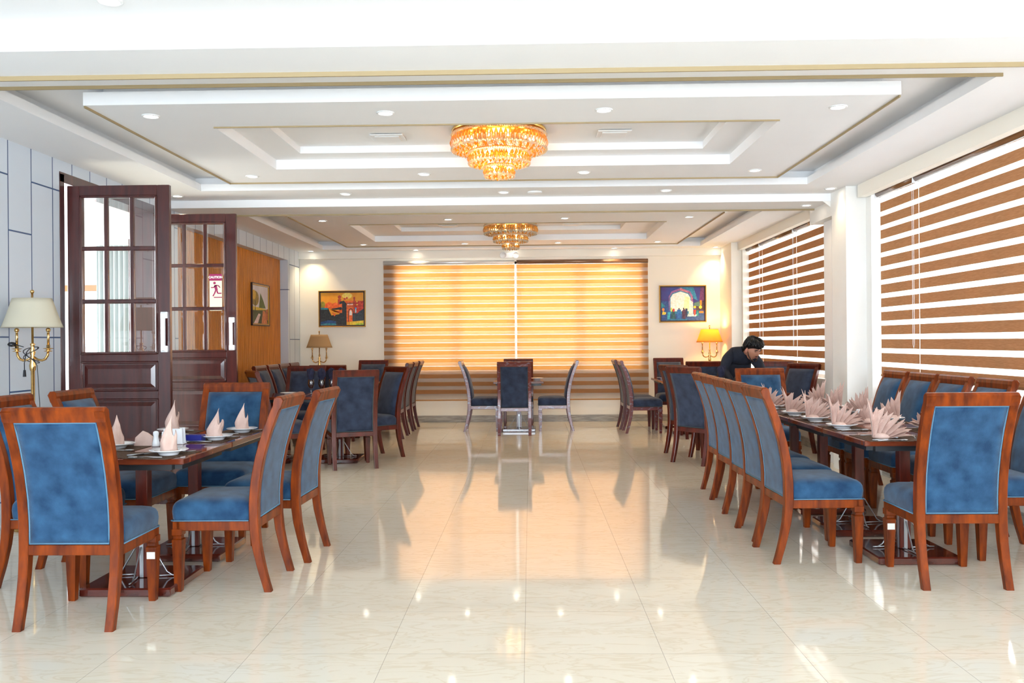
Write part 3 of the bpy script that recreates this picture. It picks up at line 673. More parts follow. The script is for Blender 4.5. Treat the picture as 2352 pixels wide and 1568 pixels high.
for i, (x, y) in enumerate(RR):
    t = ORD[i] + ' on the window side of the right table'
    placemat(x - .02, y, 90, 'brown placemat ' + t, 'placemats on the right table')
    plate(x, y, 'white plate under a fan napkin, ' + t, 'plates on the right table'); fan_napkin(x - .005, y, TZ + .0125, -1, 'plated pink fan napkin ' + t, 1.12, 30 + i)
    cutlery('fork', x + .05, y - .135, 90, 'fork beside the ' + t + ' setting', 'forks on the right table')
    cutlery('table_knife', x + .06, y + .135, 90, 'knife beside the ' + t + ' setting', 'knives on the right table')
    cutlery('spoon', x - .20, y - .12, 60, 'spoon beside the ' + t + ' setting', 'spoons on the right table')
placemat(2.34, 5.30, 0, 'brown placemat in front of the end chair of the right table', None)
cutlery('fork', 2.27, 5.27, -20, 'fork on the near end placemat of the right table', None); cutlery('table_knife', 2.18, 5.30, 25, 'knife on the near end placemat of the right table', None)
def shaker(x, y, label, z=TZ, rz=0):
    m = MB(); m.lathe([(.001, 0), (.020, 0), (.0225, .004), (.021, .02), (.015, .045), (.014, .06), (.0165, .075), (.015, .085), (.008, .089), (.001, .09)], n=20)
    o = m.build('shaker', M_CHINA, None, (x, y, z)); return tag(o, label, 'shaker')
shaker(2.36, 6.42, 'white china salt shaker behind the pink napkins of the right table')
fan_napkin(2.36, 6.30, TZ, -1, 'pink fan napkin lying mid table beside the white shaker', .9, 50, .4); fan_napkin(2.33, 7.2, TZ, 1, 'pink fan napkin lying in the middle of the right table, farther back', .8, 51, .2)

LP = [(-1.95, 4.72, 'nearest, at the aisle side corner'), (-1.955, 5.45, 'second on the aisle side, in front of the end chair'), (-1.94, 5.90, 'farthest, at the end corner'), (-2.38, 5.03, 'beside the big near chair back'), (-2.40, 5.88, 'far side, behind the white napkin holder')]
for i, (x, y, t) in enumerate(LP):
    placemat(x - .03 if i < 3 else x + .03, y, 90 if i else 80, 'brown placemat ' + t, 'placemats on the near left table')
    plate(x, y, 'white plate, ' + t, 'plates on the near left table')
    cone_napkin(x, y, TZ + .0125, 'tall pink cone napkin, ' + t, [-2.2, -2.6, -2.3, -1.2, -2.0][i], [.20, .185, .185, .18, .21][i], i)
    s = 1 if i < 3 else -1
    cutlery('fork', x + s * .10 - s * .19, y + .13, -90 * s if s < 0 else -90, 'fork beside the plate, ' + t, 'forks on the near left table')
    cutlery('spoon', x + s * .02, y - .135, 90 if s > 0 else -90, 'spoon beside the plate, ' + t, 'spoons on the near left table')
placemat(-2.24, 4.72, 0, 'brown placemat in front of the large near left chair', None)
cutlery('table_knife', -2.15, 4.66, -40, 'knife and handle on the near placemat of the left table', None); cutlery('fork', -2.13, 4.70, -48, 'fork crossing the near placemat of the left table', None)
m = MB(); m.loft([[(-.055, -.02, 0), (.055, -.02, 0), (.055, .02, 0), (-.055, .02, 0)], [(-.05, -.012, .05), (.05, -.012, .05), (.05, .012, .05), (-.05, .012, .05)], [(-.01, -.004, .088), (.022, -.004, .075), (.022, .004, .075), (-.01, .004, .088)]])
tag(m.build('folded_napkin', M_PINK, None, (-2.275, 5.16, TZ)), 'small folded pink napkin left of the white shakers on the left table', 'napkin')
shaker(-2.195, 5.13, 'left white china shaker at the centre of the near left table'); shaker(-2.145, 5.15, 'right white china shaker at the centre of the near left table')
m = MB(); m.box(-.07, .07, -.03, .03, 0, .006, .002)
for s in (-1, 1): m.loft([[(-.065, s * .022, .005), (.065, s * .022, .005), (.065, s * .026, .005), (-.065, s * .026, .005)], [(-.06, s * .020, .075), (.06, s * .020, .095), (.06, s * .024, .095), (-.06, s * .024, .075)]])
for k in range(5): m.box(-.055, .055, -.014 + k * .006, -.012 + k * .006, .006, .09)
tag(m.build('napkin_holder', M_CHINA, None, (-2.14, 5.25, TZ)), 'white napkin holder with paper napkins on the near left table', 'napkin holder')
m = MB(); m.box(-.05, .05, -.035, .035, 0, .042, .003); m.box(-.046, .046, -.031, .031, .042, .044); tag(m.build('sachet_box', mat('cobalt blue gloss', (0.01, 0.015, 0.20), 0.3), None, (-2.05, 5.36, TZ)), 'small cobalt blue sachet box on the near left table', 'box')

GOB = [None]
def goblet(x, y, label, group=None, s=1.0):
    if not GOB[0]:
        m = MB(); P = [(.001, 0), (.034, 0), (.033, .003), (.006, .008), (.0045, .03), (.006, .055), (.020, .065), (.033, .085), (.038, .11), (.036, .14), (.0325, .165), (.0315, .165), (.035, .14), (.0365, .11), (.031, .086), (.018, .068), (.001, .062)]
        m.lathe(P, n=24); GOB[0] = o = m.build('goblet', M_GLASS)
    else: o = GOB[0].copy(); COL.objects.link(o)
    o.location = (x, y, TZ); return tag(o, label, 'glass', group)
def goblet_napkin(x, y, label, group=None, seed=0, rz=0):
    rnd = random.Random(seed); ph = rnd.random() * 6; m = MB(); R = []; n = 26
    for k, (r, z) in enumerate([(.008, .070), (.022, .078), (.030, .10), (.031, .14), (.030, .165), (.034, .19), (.043, .225), (.046, .25)]):
        R.append([(r * (1 + (.16 * math.sin(5 * a + ph) if k > 4 else .03)) * math.cos(a), r * (1 + (.16 * math.sin(5 * a + ph) if k > 4 else .03)) * math.sin(a), z + (.030 * math.sin(3 * a + ph) + .012 * math.sin(7 * a) if k > 5 else 0)) for a in [2 * PI * i / n for i in range(n)]])
    R.append([(.02 * math.cos(a) + .008, .02 * math.sin(a), .285 + .01 * math.sin(3 * a + ph)) for a in [2 * PI * i / n for i in range(n)]]); R.append([(.002 * math.cos(2 * PI * i / n) + .012, .002 * math.sin(2 * PI * i / n), .305) for i in range(n)])
    m.loft(R, smooth=False); o = m.build('goblet_napkin', M_NAVY, None, (x, y, TZ)); o.rotation_euler = (0, 0, rz); return tag(o, label, 'napkin', group)
for i, (x, y, t) in enumerate(((-2.60, 10.42, 'leftmost of the three in a row'), (-2.475, 10.42, 'middle of the three in a row'), (-2.36, 10.46, 'rightmost of the three in a row'), (-2.24, 10.45, 'half hidden by the near chair'))):
    goblet(x, y, 'stemmed goblet on the middle left table, ' + t, 'goblets on the middle left table'); goblet_napkin(x, y, 'navy napkin in a middle left goblet, ' + t, 'navy napkins on the middle left table', i, i * 1.3)
plate(-2.78, 10.12, 'white plate at the left end of the middle left table', None); plate(-2.22, 10.05, 'white plate below the rightmost goblet on the middle left table', None)
for i, (x, y) in enumerate(((-.27, 13.55), (-.07, 13.55))):
    goblet(x, y, 'goblet on the small centre table, ' + ('left' if i == 0 else 'right'), 'goblets on the centre table'); goblet_napkin(x, y, 'dark napkin in a goblet on the centre table, ' + ('left' if i == 0 else 'right'), 'dark napkins on the centre table', 7 + i)
plate(.10, 13.66, 'white plate at the right of the small centre table', None)
for i, (x, y, t) in enumerate(((2.40, 10.30, 'left'), (2.47, 10.22, 'middle'), (2.52, 10.32, 'right'))): goblet(x, y, 'empty goblet in front of the waiter, ' + t + ' of three', 'empty goblets before the waiter')
goblet(2.225, 10.36, 'goblet holding a navy napkin at the left of the waiter'); goblet_napkin(2.225, 10.36, 'pointed navy napkin in a goblet left of the waiter', None, 21)
goblet(2.665, 10.30, 'goblet held in the hand of the waiter')
def pyr(x, y, label, rz=0, s=1.0):
    m = MB(); m.loft([[(-.09 * s, -.03, 0), (.09 * s, -.03, 0), (.09 * s, .05, 0), (-.09 * s, .05, 0)], [(-.045 * s, -.012, .055 * s), (.045 * s, -.012, .055 * s), (.045 * s, .02, .055 * s), (-.045 * s, .02, .055 * s)], [(-.002, -.002, .11 * s), (.002, -.002, .11 * s), (.002, .002, .11 * s), (-.002, .002, .11 * s)]])
    o = m.build('folded_napkin', M_NAVY, None, (x, y, TZ + .0135)); o.rotation_euler = (0, 0, rz); return tag(o, label, 'napkin', 'navy pyramid napkins at the far right')
plate(2.03, 13.55, 'plate under the farther navy pyramid napkin at far right', None); pyr(2.03, 13.55, 'navy pyramid napkin on the far right table, the farther one', .2)
plate(2.04, 12.90, 'plate under the nearer navy pyramid napkin at far right', None); pyr(2.04, 12.90, 'navy pyramid napkin on the far right table beside the angled chair, the nearer one', -.2)
plate(-2.45, 12.72, 'plate on the far left table', None); pyr(-2.45, 12.72, 'navy folded napkin on the far left table', .1)['group'] = 'navy napkins at the far left'

# ------------------------------------------------------------------ floor lamps
def floor_lamp(x, y, label, shade_m, zt, lit=False, cord=False, rz=0.0):
    root = thing('floor_lamp', label, 'lamp', (x, y, 0), rz); zs = zt
    m = MB(); m.lathe([(.001, 0), (.14, 0), (.145, .012), (.13, .022), (.06, .035), (.03, .055), (.022, .07), (.001, .07)], n=32); m.build('base', M_BRASS, root)
    m = MB(); m.lathe([(.0145, .06), (.0135, .4), (.02, .42), (.0135, .44), (.0135, zs - .56), (.020, zs - .55), (.024, zs - .52), (.018, zs - .49), (.020, zs - .475), (.012, zs - .45), (.021, zs - .42), (.013, zs - .39), (.013, zs - .37), (.019, zs - .36), (.008, zs - .35), (.008, zs + .02)], n=16); m.build('pole', M_BRASS, root)
    a_ = .118
    for s in (-1, 1):
        m = MB(); m.tube([(s * .012, 0, zs - .455), (s * .04, 0, zs - .475), (s * .07, 0, zs - .48), (s * .095, 0, zs - .47), (s * .112, 0, zs - .445), (s * a_, 0, zs - .405)], [.007, .008, .009, .010, .010, .008], 8)
        m.lathe([(.001, 0), (.02, 0), (.032, .004), (.014, .008), (.012, .016), (.036, .021), (.036, .023), (.012, .026), (.013, .05), (.001, .052)], (s * a_, 0, zs - .415), 16)
        m.build('arm', M_BRASS, root)
        m = MB(); m.lathe([(.009, 0), (.009, .09), (.006, .093), (.014, .100), (.017, .112), (.012, .122), (.003, .126)], (s * a_, 0, zs - .365), 12); m.build('candle_tube', M_BRASS, root)
    m = MB(); rb, rt_, hh = .215, .138, .215; n = 64; z0 = zs - .235; R = []
    for k in range(7):
        t = k / 6; rr_ = rb + (rt_ - rb) * t ** .92; R.append([(rr_ * (1 + .006 * (i % 2)) * math.cos(2 * PI * i / n), .62 * rr_ * (1 + .006 * (i % 2)) * math.sin(2 * PI * i / n) if False else .8 * rr_ * (1 + .006 * (i % 2)) * math.sin(2 * PI * i / n), z0 + hh * t) for i in range(n)])
    m.loft(R, caps=False, smooth=True); so = m.build('lamp_shade', shade_m, root); so.modifiers.new('solid', 'SOLIDIFY').thickness = .0025
    m = MB(); m.lathe([(.004, 0), (.004, .02), (.012, .026), (.015, .036), (.010, .046), (.003, .050)], (0, 0, zs - .005), 12); m.build('finial', M_BRASS, root)
    m = MB()
    for k in range(3): m.tube([(0, 0, zs - .02), (.136 * math.cos(k * 2.1), .107 * math.sin(k * 2.1), zs - .024)], .002, 5)
    m.build('shade_fitter', M_BRASS, root)
    m = MB(); m.ball((0, 0, zs - .12), .03, 12, 8, (1, 1, 1.3)); m.build('bulb', mat('lit bulb', (1, .8, .4), .4, emit=(1, .68, .25), estr=6) if lit else mat('unlit bulb', (.85, .85, .82), .3), root)
    if lit:
        l = bpy.data.lights.new('lamp_glow', 'POINT'); l.energy = 9; l.color = (1, .64, .25); l.shadow_soft_size = .05; lo = bpy.data.objects.new('lamp_glow', l); COL.objects.link(lo); lo.parent = root; lo.location = (0, 0, zs - .06)
    if cord:
        m = MB(); P = []
        for k in range(40):
            t = k / 39 * 3.2 * 2 * PI; P.append((.045 * math.cos(t) * (1 + .4 * math.sin(t * .7)) - .01, .04 * math.sin(t), zs - .44 + .06 * math.sin(t * .5 + 1)))
        m.tube(P, .0032, 6); m.tube([(-.03, -.03, zs - .42), (-.045, -.03, zs - .50), (-.05, -.02, zs - .56)], .0032, 6)
        m.tube([(.02, -.03, zs - .46), (.045, -.02, zs - .52), (.05, 0, zs - .8), (.065, 0, zs - 1.2), (.03, .03, .03)], .003, 6); m.build('power_cord', M_BLACKP, root)
        m = MB(); m.lathe([(.001, -.018), (.02, -.015), (.03, 0), (.02, .015), (.001, .018)], (-.15, -.01, zs - .36), 14); m.tube([(-.12, -.02, zs - .36), (-.05, -.03, zs - .38)], .0032, 6); m.build('foot_switch', M_BLACKP, root)
        m = MB(); m.loft([[(-.058, -.03, zs - .60), (-.042, -.03, zs - .60), (-.042, -.01, zs - .60), (-.058, -.01, zs - .60)], [(-.056, -.026, zs - .55), (-.044, -.026, zs - .55), (-.044, -.014, zs - .55), (-.056, -.014, zs - .55)]]); m.build('plug', M_BLACKP, root)
    return root
floor_lamp(-3.69, 6.48, 'brass floor lamp with ivory pleated shade and wound black cord by the door', M_SHADE, 1.725, cord=True)
floor_lamp(-3.50, 14.60, 'brass floor lamp with a plain tan shade below the orange painting', M_SHADET, 1.515)
floor_lamp(2.95, 14.60, 'lit brass floor lamp with a golden glowing shade behind the waiter', M_SHADEY, 1.555, lit=True)

# ------------------------------------------------------------------ chandeliers
def chandelier(x, y, label, amber, clear, estr, pw):
    root = thing('crystal_chandelier', label, 'chandelier', (x, y, 3.04))
    m = MB(); m.lathe([(.001, 0), (.372, 0), (.378, -.01), (.372, -.03), (.001, -.03)], n=48); m.build('ceiling_plate', mat('gold polished plate', (.8, .5, .12), .2, metal=1), root)
    rnd = random.Random(5); rn = random.Random(9)
    for (r, zt, zb, ri) in ((.375, -.035, -.175, .24), (.240, -.175, -.285, .12), (.115, -.285, -.385, .0)):
        m = MB(); n = int(2 * PI * r / .036); hgt = zt - zb
        m.mi = 1
        for i in range(n * 2): a = PI * i / n; m.octa((r * math.cos(a), r * math.sin(a), zt - .014), .013, .014, 5)
        m.mi = 0
        for i in range(n): a = 2 * PI * (i + .5) / n; m.octa((r * 1.003 * math.cos(a), r * 1.003 * math.sin(a), zt - .030 - (hgt - .05) / 2), .0165, (hgt - .045) / 2, 6)
        m.mi = 1
        for i in range(n * 2): a = PI * (i + .5) / n; m.octa((r * math.cos(a), r * math.sin(a), zb + .012 + .006 * (i % 2)), .012, .014, 5)
        q = r - .03; k = 0
        while q > ri:                                              # hanging underside crystals
            nq = max(4, int(2 * PI * q / .036))
            for i in range(nq): m.mi = (i + k) % 2; a = 2 * PI * (i + .5 * (k % 2)) / nq; m.octa((q * math.cos(a), q * math.sin(a), zb + .010 + .008 * rnd.random()), .014, .02, 5)
            q -= .032; k += 1
        m.build('crystal_tier', [amber, clear], root)
        m = MB(); m.lathe([(r - .012, zt), (r + .004, zt), (r + .004, zt - .006), (r - .012, zt - .006)], n=48, caps=False); m.build('tier_ring', mat('amber gilt ring', (.6, .22, .02), .35, metal=.8), root)
        nb = 10 if r > .3 else (6 if r > .2 else 3); rb_ = r * .68
        for i in range(nb):
            m = MB(); m.ball((rb_ * math.cos(2 * PI * i / nb), rb_ * math.sin(2 * PI * i / nb), (zt + zb) / 2 + .02), .022, 8, 6)
            m.build('bulb', mat('chandelier bulb %g' % estr, (1, .85, .5), .4, emit=(1, .62, .20), estr=estr), root)
    l = bpy.data.lights.new('chandelier_glow', 'POINT'); l.energy = pw; l.color = (1, .68, .30); l.shadow_soft_size = .12; lo = bpy.data.objects.new('chandelier_glow', l); COL.objects.link(lo); lo.parent = root; lo.location = (0, 0, -.12)
def crystal(name, c, e, es, tw=.45):
    m = bpy.data.materials.new(name); m.use_nodes = True; b = m.node_tree.nodes['Principled BSDF']
    b.inputs['Base Color'].default_value = (*c, 1); b.inputs['Roughness'].default_value = .06; b.inputs['Transmission Weight'].default_value = tw; b.inputs['IOR'].default_value = 1.5; b.inputs['Coat Weight'].default_value = 1.0
    return m
CA = crystal('amber crystal', (1.0, .36, .02), 0, 0, .35); CC = crystal('clear crystal', (1.0, .82, .55), 0, 0, .6)
chandelier(-.235, 7.02, 'brightly lit amber crystal chandelier in the nearer ceiling recess', CA, CC, 9, 5)
chandelier(-.265, 12.5, 'dim amber crystal chandelier in the farther ceiling recess', crystal('smoked amber crystal', (.75, .36, .05), 0, 0), crystal('grey crystal', (.75, .72, .62), 0, 0), 4, 1)

# ------------------------------------------------------------------ ceiling fittings
M_DL = mat('lit downlight lens', (1, .95, .85), .4, emit=(1, .93, .82), estr=7)
def make_dl():
    root = thing('downlight', '', 'downlight'); m = MB(); m.lathe([(.046, 0), (.060, 0), (.060, -.004), (.050, -.009), (.046, -.004)], n=24, caps=False); m.build('trim_ring', M_PLAST, root)
    m = MB(); m.lathe([(.001, -.0025), (.046, -.0025)], n=24, caps=False); m.build('lens', M_DL, root); reg(root); return root
DLP = make_dl(); du = [0]
def downlight(x, y, z, label, group, spot=0):
    if not du[0]: du[0] = 1; r = DLP; r.location = (x, y, z); tag(r, label, None, group)
    else: r = dup(DLP, (x, y, z), 0, label, group)
    if spot:
        l = bpy.data.lights.new('downlight_beam', 'SPOT'); l.energy = spot; l.color = (1, .74, .42); l.spot_size = math.radians(105); l.spot_blend = .8; l.shadow_soft_size = .04
        lo = bpy.data.objects.new('downlight_beam', l); COL.objects.link(lo); lo.parent = r; lo.location = (0, 0, -.012)
downlight(-1.93, 4.04, 2.945, 'ceiling downlight cut by the top left picture edge', None)
NX_ = ['leftmost', 'second from the left', 'second from the right', 'rightmost']
for i, x in enumerate((-2.55, -.96, .505, 2.06)):
    downlight(x, 5.92, Z0, 'front row downlight of the nearer ceiling panel, ' + NX_[i], 'front downlights of the nearer panel', 3)
    downlight(x, 8.10, Z0, 'back row downlight of the nearer ceiling panel, ' + NX_[i], 'back downlights of the nearer panel', 5)
    downlight(x - .06, 11.1, Z0, 'front row downlight of the farther ceiling panel, ' + NX_[i], 'front downlights of the farther panel', 15)
    downlight(x - .06, 13.85, Z0, 'back row downlight of the farther ceiling panel, ' + NX_[i], 'back downlights of the farther panel', 16)
N5 = ['leftmost', 'second from the left', 'middle', 'second from the right', 'rightmost']
for i, x in enumerate((-3.66, -1.90, -.26, 1.41, 3.09)):
    downlight(x, 9.13, Z0, 'downlight in the row before the middle beam, ' + N5[i], 'downlights before the middle beam', 8 if i in (0, 4) else 3)
    downlight(x, 14.74, Z0, 'downlight in the row along the end wall, ' + N5[i], 'downlights along the end wall', 1.0 if i == 2 else 22)
downlight(3.03, 9.72, 2.82, 'downlight under the middle beam next to the white column', None, 5)
m = MB(); m.lathe([(.001, 0), (.075, 0), (.075, -.008), (.05, -.02), (.001, -.022)], n=28); tag(m.build('smoke_detector', M_PLAST, None, (.06, 9.13, Z0)), 'round white smoke detector between the ceiling downlights', 'smoke detector')
for (x, y, t) in ((-1.15, 7.22, 'left of the bright chandelier'), (.69, 7.18, 'right of the bright chandelier'), (-1.17, 12.76, 'left of the dim far chandelier'), (.61, 12.72, 'right of the dim far chandelier')):
    root = thing('air_diffuser', 'flat white square ceiling diffuser ' + t, 'air vent', (x, y, 3.04), 0, 'ceiling diffusers'); m = MB(); m.box(-.135, .135, -.115, .115, -.012, 0, .003); m.build('vent_frame', M_PLAST, root)
    m = MB(); m.box(-.10, .10, -.085, .085, -.02, -.012, .002); m.build('vent_panel', M_PLAST, root)
root = thing('emergency_light', 'white twin head emergency light above the gap between the orange blinds', 'emergency light', (-.335, 14.86, 2.80))
m = MB(); m.box(-.13, .13, -.05, 0, -.045, .045, .006); m.build('housing', M_PLAST, root)
for s in (-1, 1):
    m = MB(); m.M = Matrix.Translation((s * .105, -.05, 0)) @ Matrix.Rotation(PI / 2, 4, 'X'); m.lathe([(.001, -.01), (.04, -.01), (.052, .01), (.056, .05), (.05, .055), (.048, .045), (.001, .04)], n=24); m.build('lamp_head', mat('clear lamp head', (.85, .87, .88), .12, coat=.5), root)

# ------------------------------------------------------------------ paintings
def painting(label, x0, x1, z0, z1, along, pos, outer, inner, bg, bg2, shapes, name='painting'):
    root = thing(name, label, 'painting'); fw_ = .032
    def T(u, v, d):                                                # u,v in metres from lower left, d out of the wall
        return (x0 + u, pos - d, z0 + v) if along == 'x' else (pos + d, x0 + u, z0 + v)
    Wd, Hd = x1 - x0, z1 - z0; m = MB()
    def bar(u0, u1, v0, v1, d0, d1):
        a, b_ = T(u0, v0, d0), T(u1, v1, d1); m.box(a[0], b_[0], a[1], b_[1], a[2], b_[2], .003)
    for k, (o_, w_, dd) in enumerate(((0, .014, .030), (.012, .022, .024))):
        m.mi = k
        bar(o_, Wd - o_, o_, o_ + w_, 0, dd); bar(o_, Wd - o_, Hd - o_ - w_, Hd - o_, 0, dd); bar(o_, o_ + w_, o_, Hd - o_, 0, dd); bar(Wd - o_ - w_, Wd - o_, o_, Hd - o_, 0, dd)
    m.build('picture_frame', [outer, inner], root)
    m = MB(); mats = [mat('paint ' + name + label[:9], bg, .5, col2=bg2, scale=4)]
    a, b_ = T(.03, .03, .002), T(Wd - .03, Hd - .03, .008); m.box(a[0], b_[0], a[1], b_[1], a[2], b_[2])
    iw, ih = Wd - .064, Hd - .064
    for i, (col, pts) in enumerate(shapes):
        mn = 'oil paint %.3f %.3f %.3f' % col; mm = mat(mn, col, .45, col2=tuple(min(1, q * 1.6 + .02) for q in col), scale=30)
        if mm not in mats: mats.append(mm)
        m.mi = mats.index(mm); d = .0085 + i * .00016
        m.poly([T(.032 + max(0, min(1, u)) * iw, .032 + max(0, min(1, v)) * ih, d) for u, v in pts])
    m.build('canvas', mats, root); return root
GOLD = mat('gilded frame', (.50, .27, .04), .35, metal=.6); DKF = mat('dark brown frame', (.035, .012, .01), .35)
def el(cx, cy, rx, ry, n=14): return [(cx + rx * math.cos(2 * PI * i / n), cy + ry * math.sin(2 * PI * i / n)) for i in range(n)]
def arch(x0, x1, y0, yk, yt): return [(x0, y0), (x1, y0), (x1, yk), (x1 - (x1 - x0) * .12, yk + (yt - yk) * .6), ((x0 + x1) / 2, yt), (x0 + (x1 - x0) * .12, yk + (yt - yk) * .6), (x0, yk)]
OR, DO, BK, TE, YE, WH, RD = (.75, .11, .01), (.38, .04, .01), (.012, .014, .016), (.01, .16, .22), (.85, .50, .03), (.85, .8, .7), (.45, .03, .01)
rp = random.Random(3)
S = [((.9, .55, .10), el(.62, .90, .12, .09)), (OR, [(0, .5), (.42, .5), (.42, .64), (.35, .70), (.28, .66), (.2, .72), (.12, .66), (0, .7)]), ((.22, .18, .01), el(.05, .63, .06, .10)),
     (OR, [(.56, .1), (.78, .1), (.8, .74), (.56, .74)]), (DO, [(.4, .5), (.48, .5), (.48, .8), (.40, .8)]), (DO, el(.44, .86, .04, .055)), (RD, el(.56, .80, .025, .03)), (RD, el(.61, .83, .022, .03)), (DO, [(.76, .1), (.8, .1), (.8, .82), (.76, .82)]), (DO, el(.78, .83, .025, .035)),
     (RD, [(.8, .3), (1, .3), (1, .74), (.8, .74)]), (BK, [(.43, .0), (.60, .0), (.60, .66), (.54, .75), (.44, .72)]), (BK, [(.0, .0), (.5, .0), (.5, .35), (.25, .3), (.18, .52), (0, .50)]), (TE, [(0, .48), (.16, .48), (.18, .53), (0, .54)]),
     (OR, [(.18, .53), (.5, .66), (.5, .52)]), (BK, [(.25, .50), (.49, .56), (.49, .48), (.3, .47)]), (OR, [(.3, .42), (.5, .48), (.5, .38), (.42, .36), (.2, .50)]), (OR, [(.26, .4), (.36, .34), (.32, .27)]),
     (BK, arch(.64, .76, .1, .42, .52)), (OR, arch(.655, .745, .1, .41, .495)), (WH, arch(.67, .725, .3, .40, .46)), (BK, [(.61, .66), (.77, .66), (.77, .68), (.61, .68)]), (BK, [(.61, .57), (.77, .57), (.77, .58), (.61, .58)]),
     (WH, el(.64, .63, .015, .02)), (WH, el(.685, .63, .015, .02)), (WH, el(.73, .63, .015, .02)), ((.02, .03, .04), [(.74, .1), (1, .1), (1, .5), (.9, .42), (.85, .36), (.74, .36)]), ((.02, .28, .6), el(.815, .51, .02, .026)), ((.3, .5, .55), [(.80, .38), (.83, .38), (.825, .49), (.805, .49)]),
     ((.01, .05, .16), [(.0, .02), (.35, .02), (.36, .12), (.2, .16), (0, .10)]), (TE, [(.0, .0), (.36, .0), (.36, .05), (.15, .06), (0, .03)]), (YE, [(.68, 0), (1, 0), (1, .14), (.72, .11), (.68, .1)]), ((.35, .45, .03), [(.8, 0), (1, 0), (1, .06), (.82, .05)]), (YE, [(.83, .7), (.86, .7), (.86, .73), (.83, .73)]), (YE, [(.83, .61), (.86, .61), (.86, .64), (.83, .64)])]
painting('framed painting of a red gateway under an orange sky, left of the end wall blinds', -3.585, -2.785, 1.625, 2.243, 'x', YB, GOLD, DKF, (.80, .25, .01), (.95, .48, .03), S)
PU, BL, CY = (.05, .015, .16), (.01, .05, .20), (.01, .16, .30)
S = [(CY, [(.4, 1), (.75, 1), (.85, .6), (.6, .75)]), (BL, [(0, 0), (1, 0), (1, .45), (0, .6)]), ((.10, .02, .10), [(.85, .3), (1, .3), (1, 1), (.92, 1)]), ((.22, .08, .22), arch(.18, .74, .3, .72, .98)), ((.42, .14, .18), [(.42, .86), (.62, .76), (.70, .6), (.74, .66), (.6, .88), (.45, .98)]), (CY, arch(.20, .70, .2, .70, .90)), (WH, arch(.22, .68, .28, .68, .87)), ((.8, .72, .38), [(.52, .34), (.66, .30), (.66, .7), (.55, .72)]),
     ((.6, .62, .6), [(.64, .2), (.74, .2), (.74, .55), (.66, .62)]), ((.04, .02, .03), [(.80, .5), (1, .6), (1, .3), (.8, .3)]), ((.8, .2, .01), [(.89, .45), (.94, .46), (.94, .6), (.9, .6)]), (YE, el(.78, .40, .03, .04)), (YE, el(.91, .40, .035, .05)), ((.8, .16, .01), [(.88, .22), (.98, .22), (.98, .28), (.88, .28)]), ((.06, .14, .12), [(.76, .52), (.90, .58), (.90, .42), (.76, .44)]),
     ((.01, .18, .25), [(0, .56), (.1, .44), (.02, .38), (0, .4)]), (YE, [(.02, .18), (.1, .18), (.12, .24), (.04, .28)]), ((.7, .2, .02), el(.05, .33, .03, .05)), ((.02, .3, .4), [(.14, .05), (.2, .05), (.21, .25), (.15, .26)]), ((.01, .07, .08), [(.22, .05), (.34, .05), (.31, .33), (.25, .33)]), (RD, el(.29, .31, .025, .05)), ((.5, .6, .02), el(.24, .33, .015, .07)),
     ((.01, .10, .35), [(.37, .06), (.45, .06), (.46, .33), (.37, .33)]), (BK, el(.415, .35, .015, .025)), ((.05, .015, .05), [(.49, .04), (.56, .04), (.57, .3), (.53, .36), (.48, .28)]), (BK, el(.52, .36, .014, .024)), ((.01, .02, .07), [(.57, .1), (.61, .1), (.61, .36), (.56, .36)]), ((.3, .45, .55), [(.6, .12), (.8, .12), (.85, .18), (.62, .2)]), (RD, [(.76, .15), (.79, .15), (.81, .32), (.75, .32)]), ((.01, .2, .2), [(.82, .14), (.86, .14), (.86, .3), (.82, .3)]), ((.01, .12, .25), [(.1, .0), (.6, .0), (.62, .05), (.15, .05)])]
painting('framed blue and purple painting of a crowd before a glowing arch', 2.175, 2.965, 1.655, 2.280, 'x', YB, GOLD, DKF, PU, (.03, .06, .30), S)
S = [((.5, .36, .02), [(0, .3), (1, .3), (1, .38), (.6, .42), (0, .45)]), ((.20, .14, .01), el(.2, .66, .22, .2)), ((.45, .28, .01), el(.12, .75, .13, .13)), ((.05, .10, .01), [(.42, .42), (.85, .42), (.7, .62), (.52, .82)]), ((.03, .05, .01), [(0, 0), (1, 0), (1, .38), (0, .34)]), ((.45, .14, .04), [(.58, 0), (.95, 0), (.8, .35), (.66, .35)]), ((.6, .45, .42), [(.1, 0), (.35, 0), (.52, .25), (.40, .27)]), ((.3, .08, .03), [(.82, .12), (1, .1), (1, .42), (.85, .38)]), (BK, [(.19, .3), (.22, .3), (.22, .6), (.19, .6)])]
painting('small framed painting of green trees and a canal hung on the ribbed oak wall', 12.68, 13.53, 1.62, 2.245, 'y', -4.032, DKF, GOLD, (.62, .58, .62), (.75, .73, .76), S)
m = MB(); m.box(-.004, .006, -.05, .05, -.07, .07, .002); tag(m.build('wall_socket_cover', mat('cream plate', (.7, .66, .58), .4), None, (-4.028, 11.74, 1.36)), 'small cream switch plate on the oak wall just beside the second door leaf', 'switch')

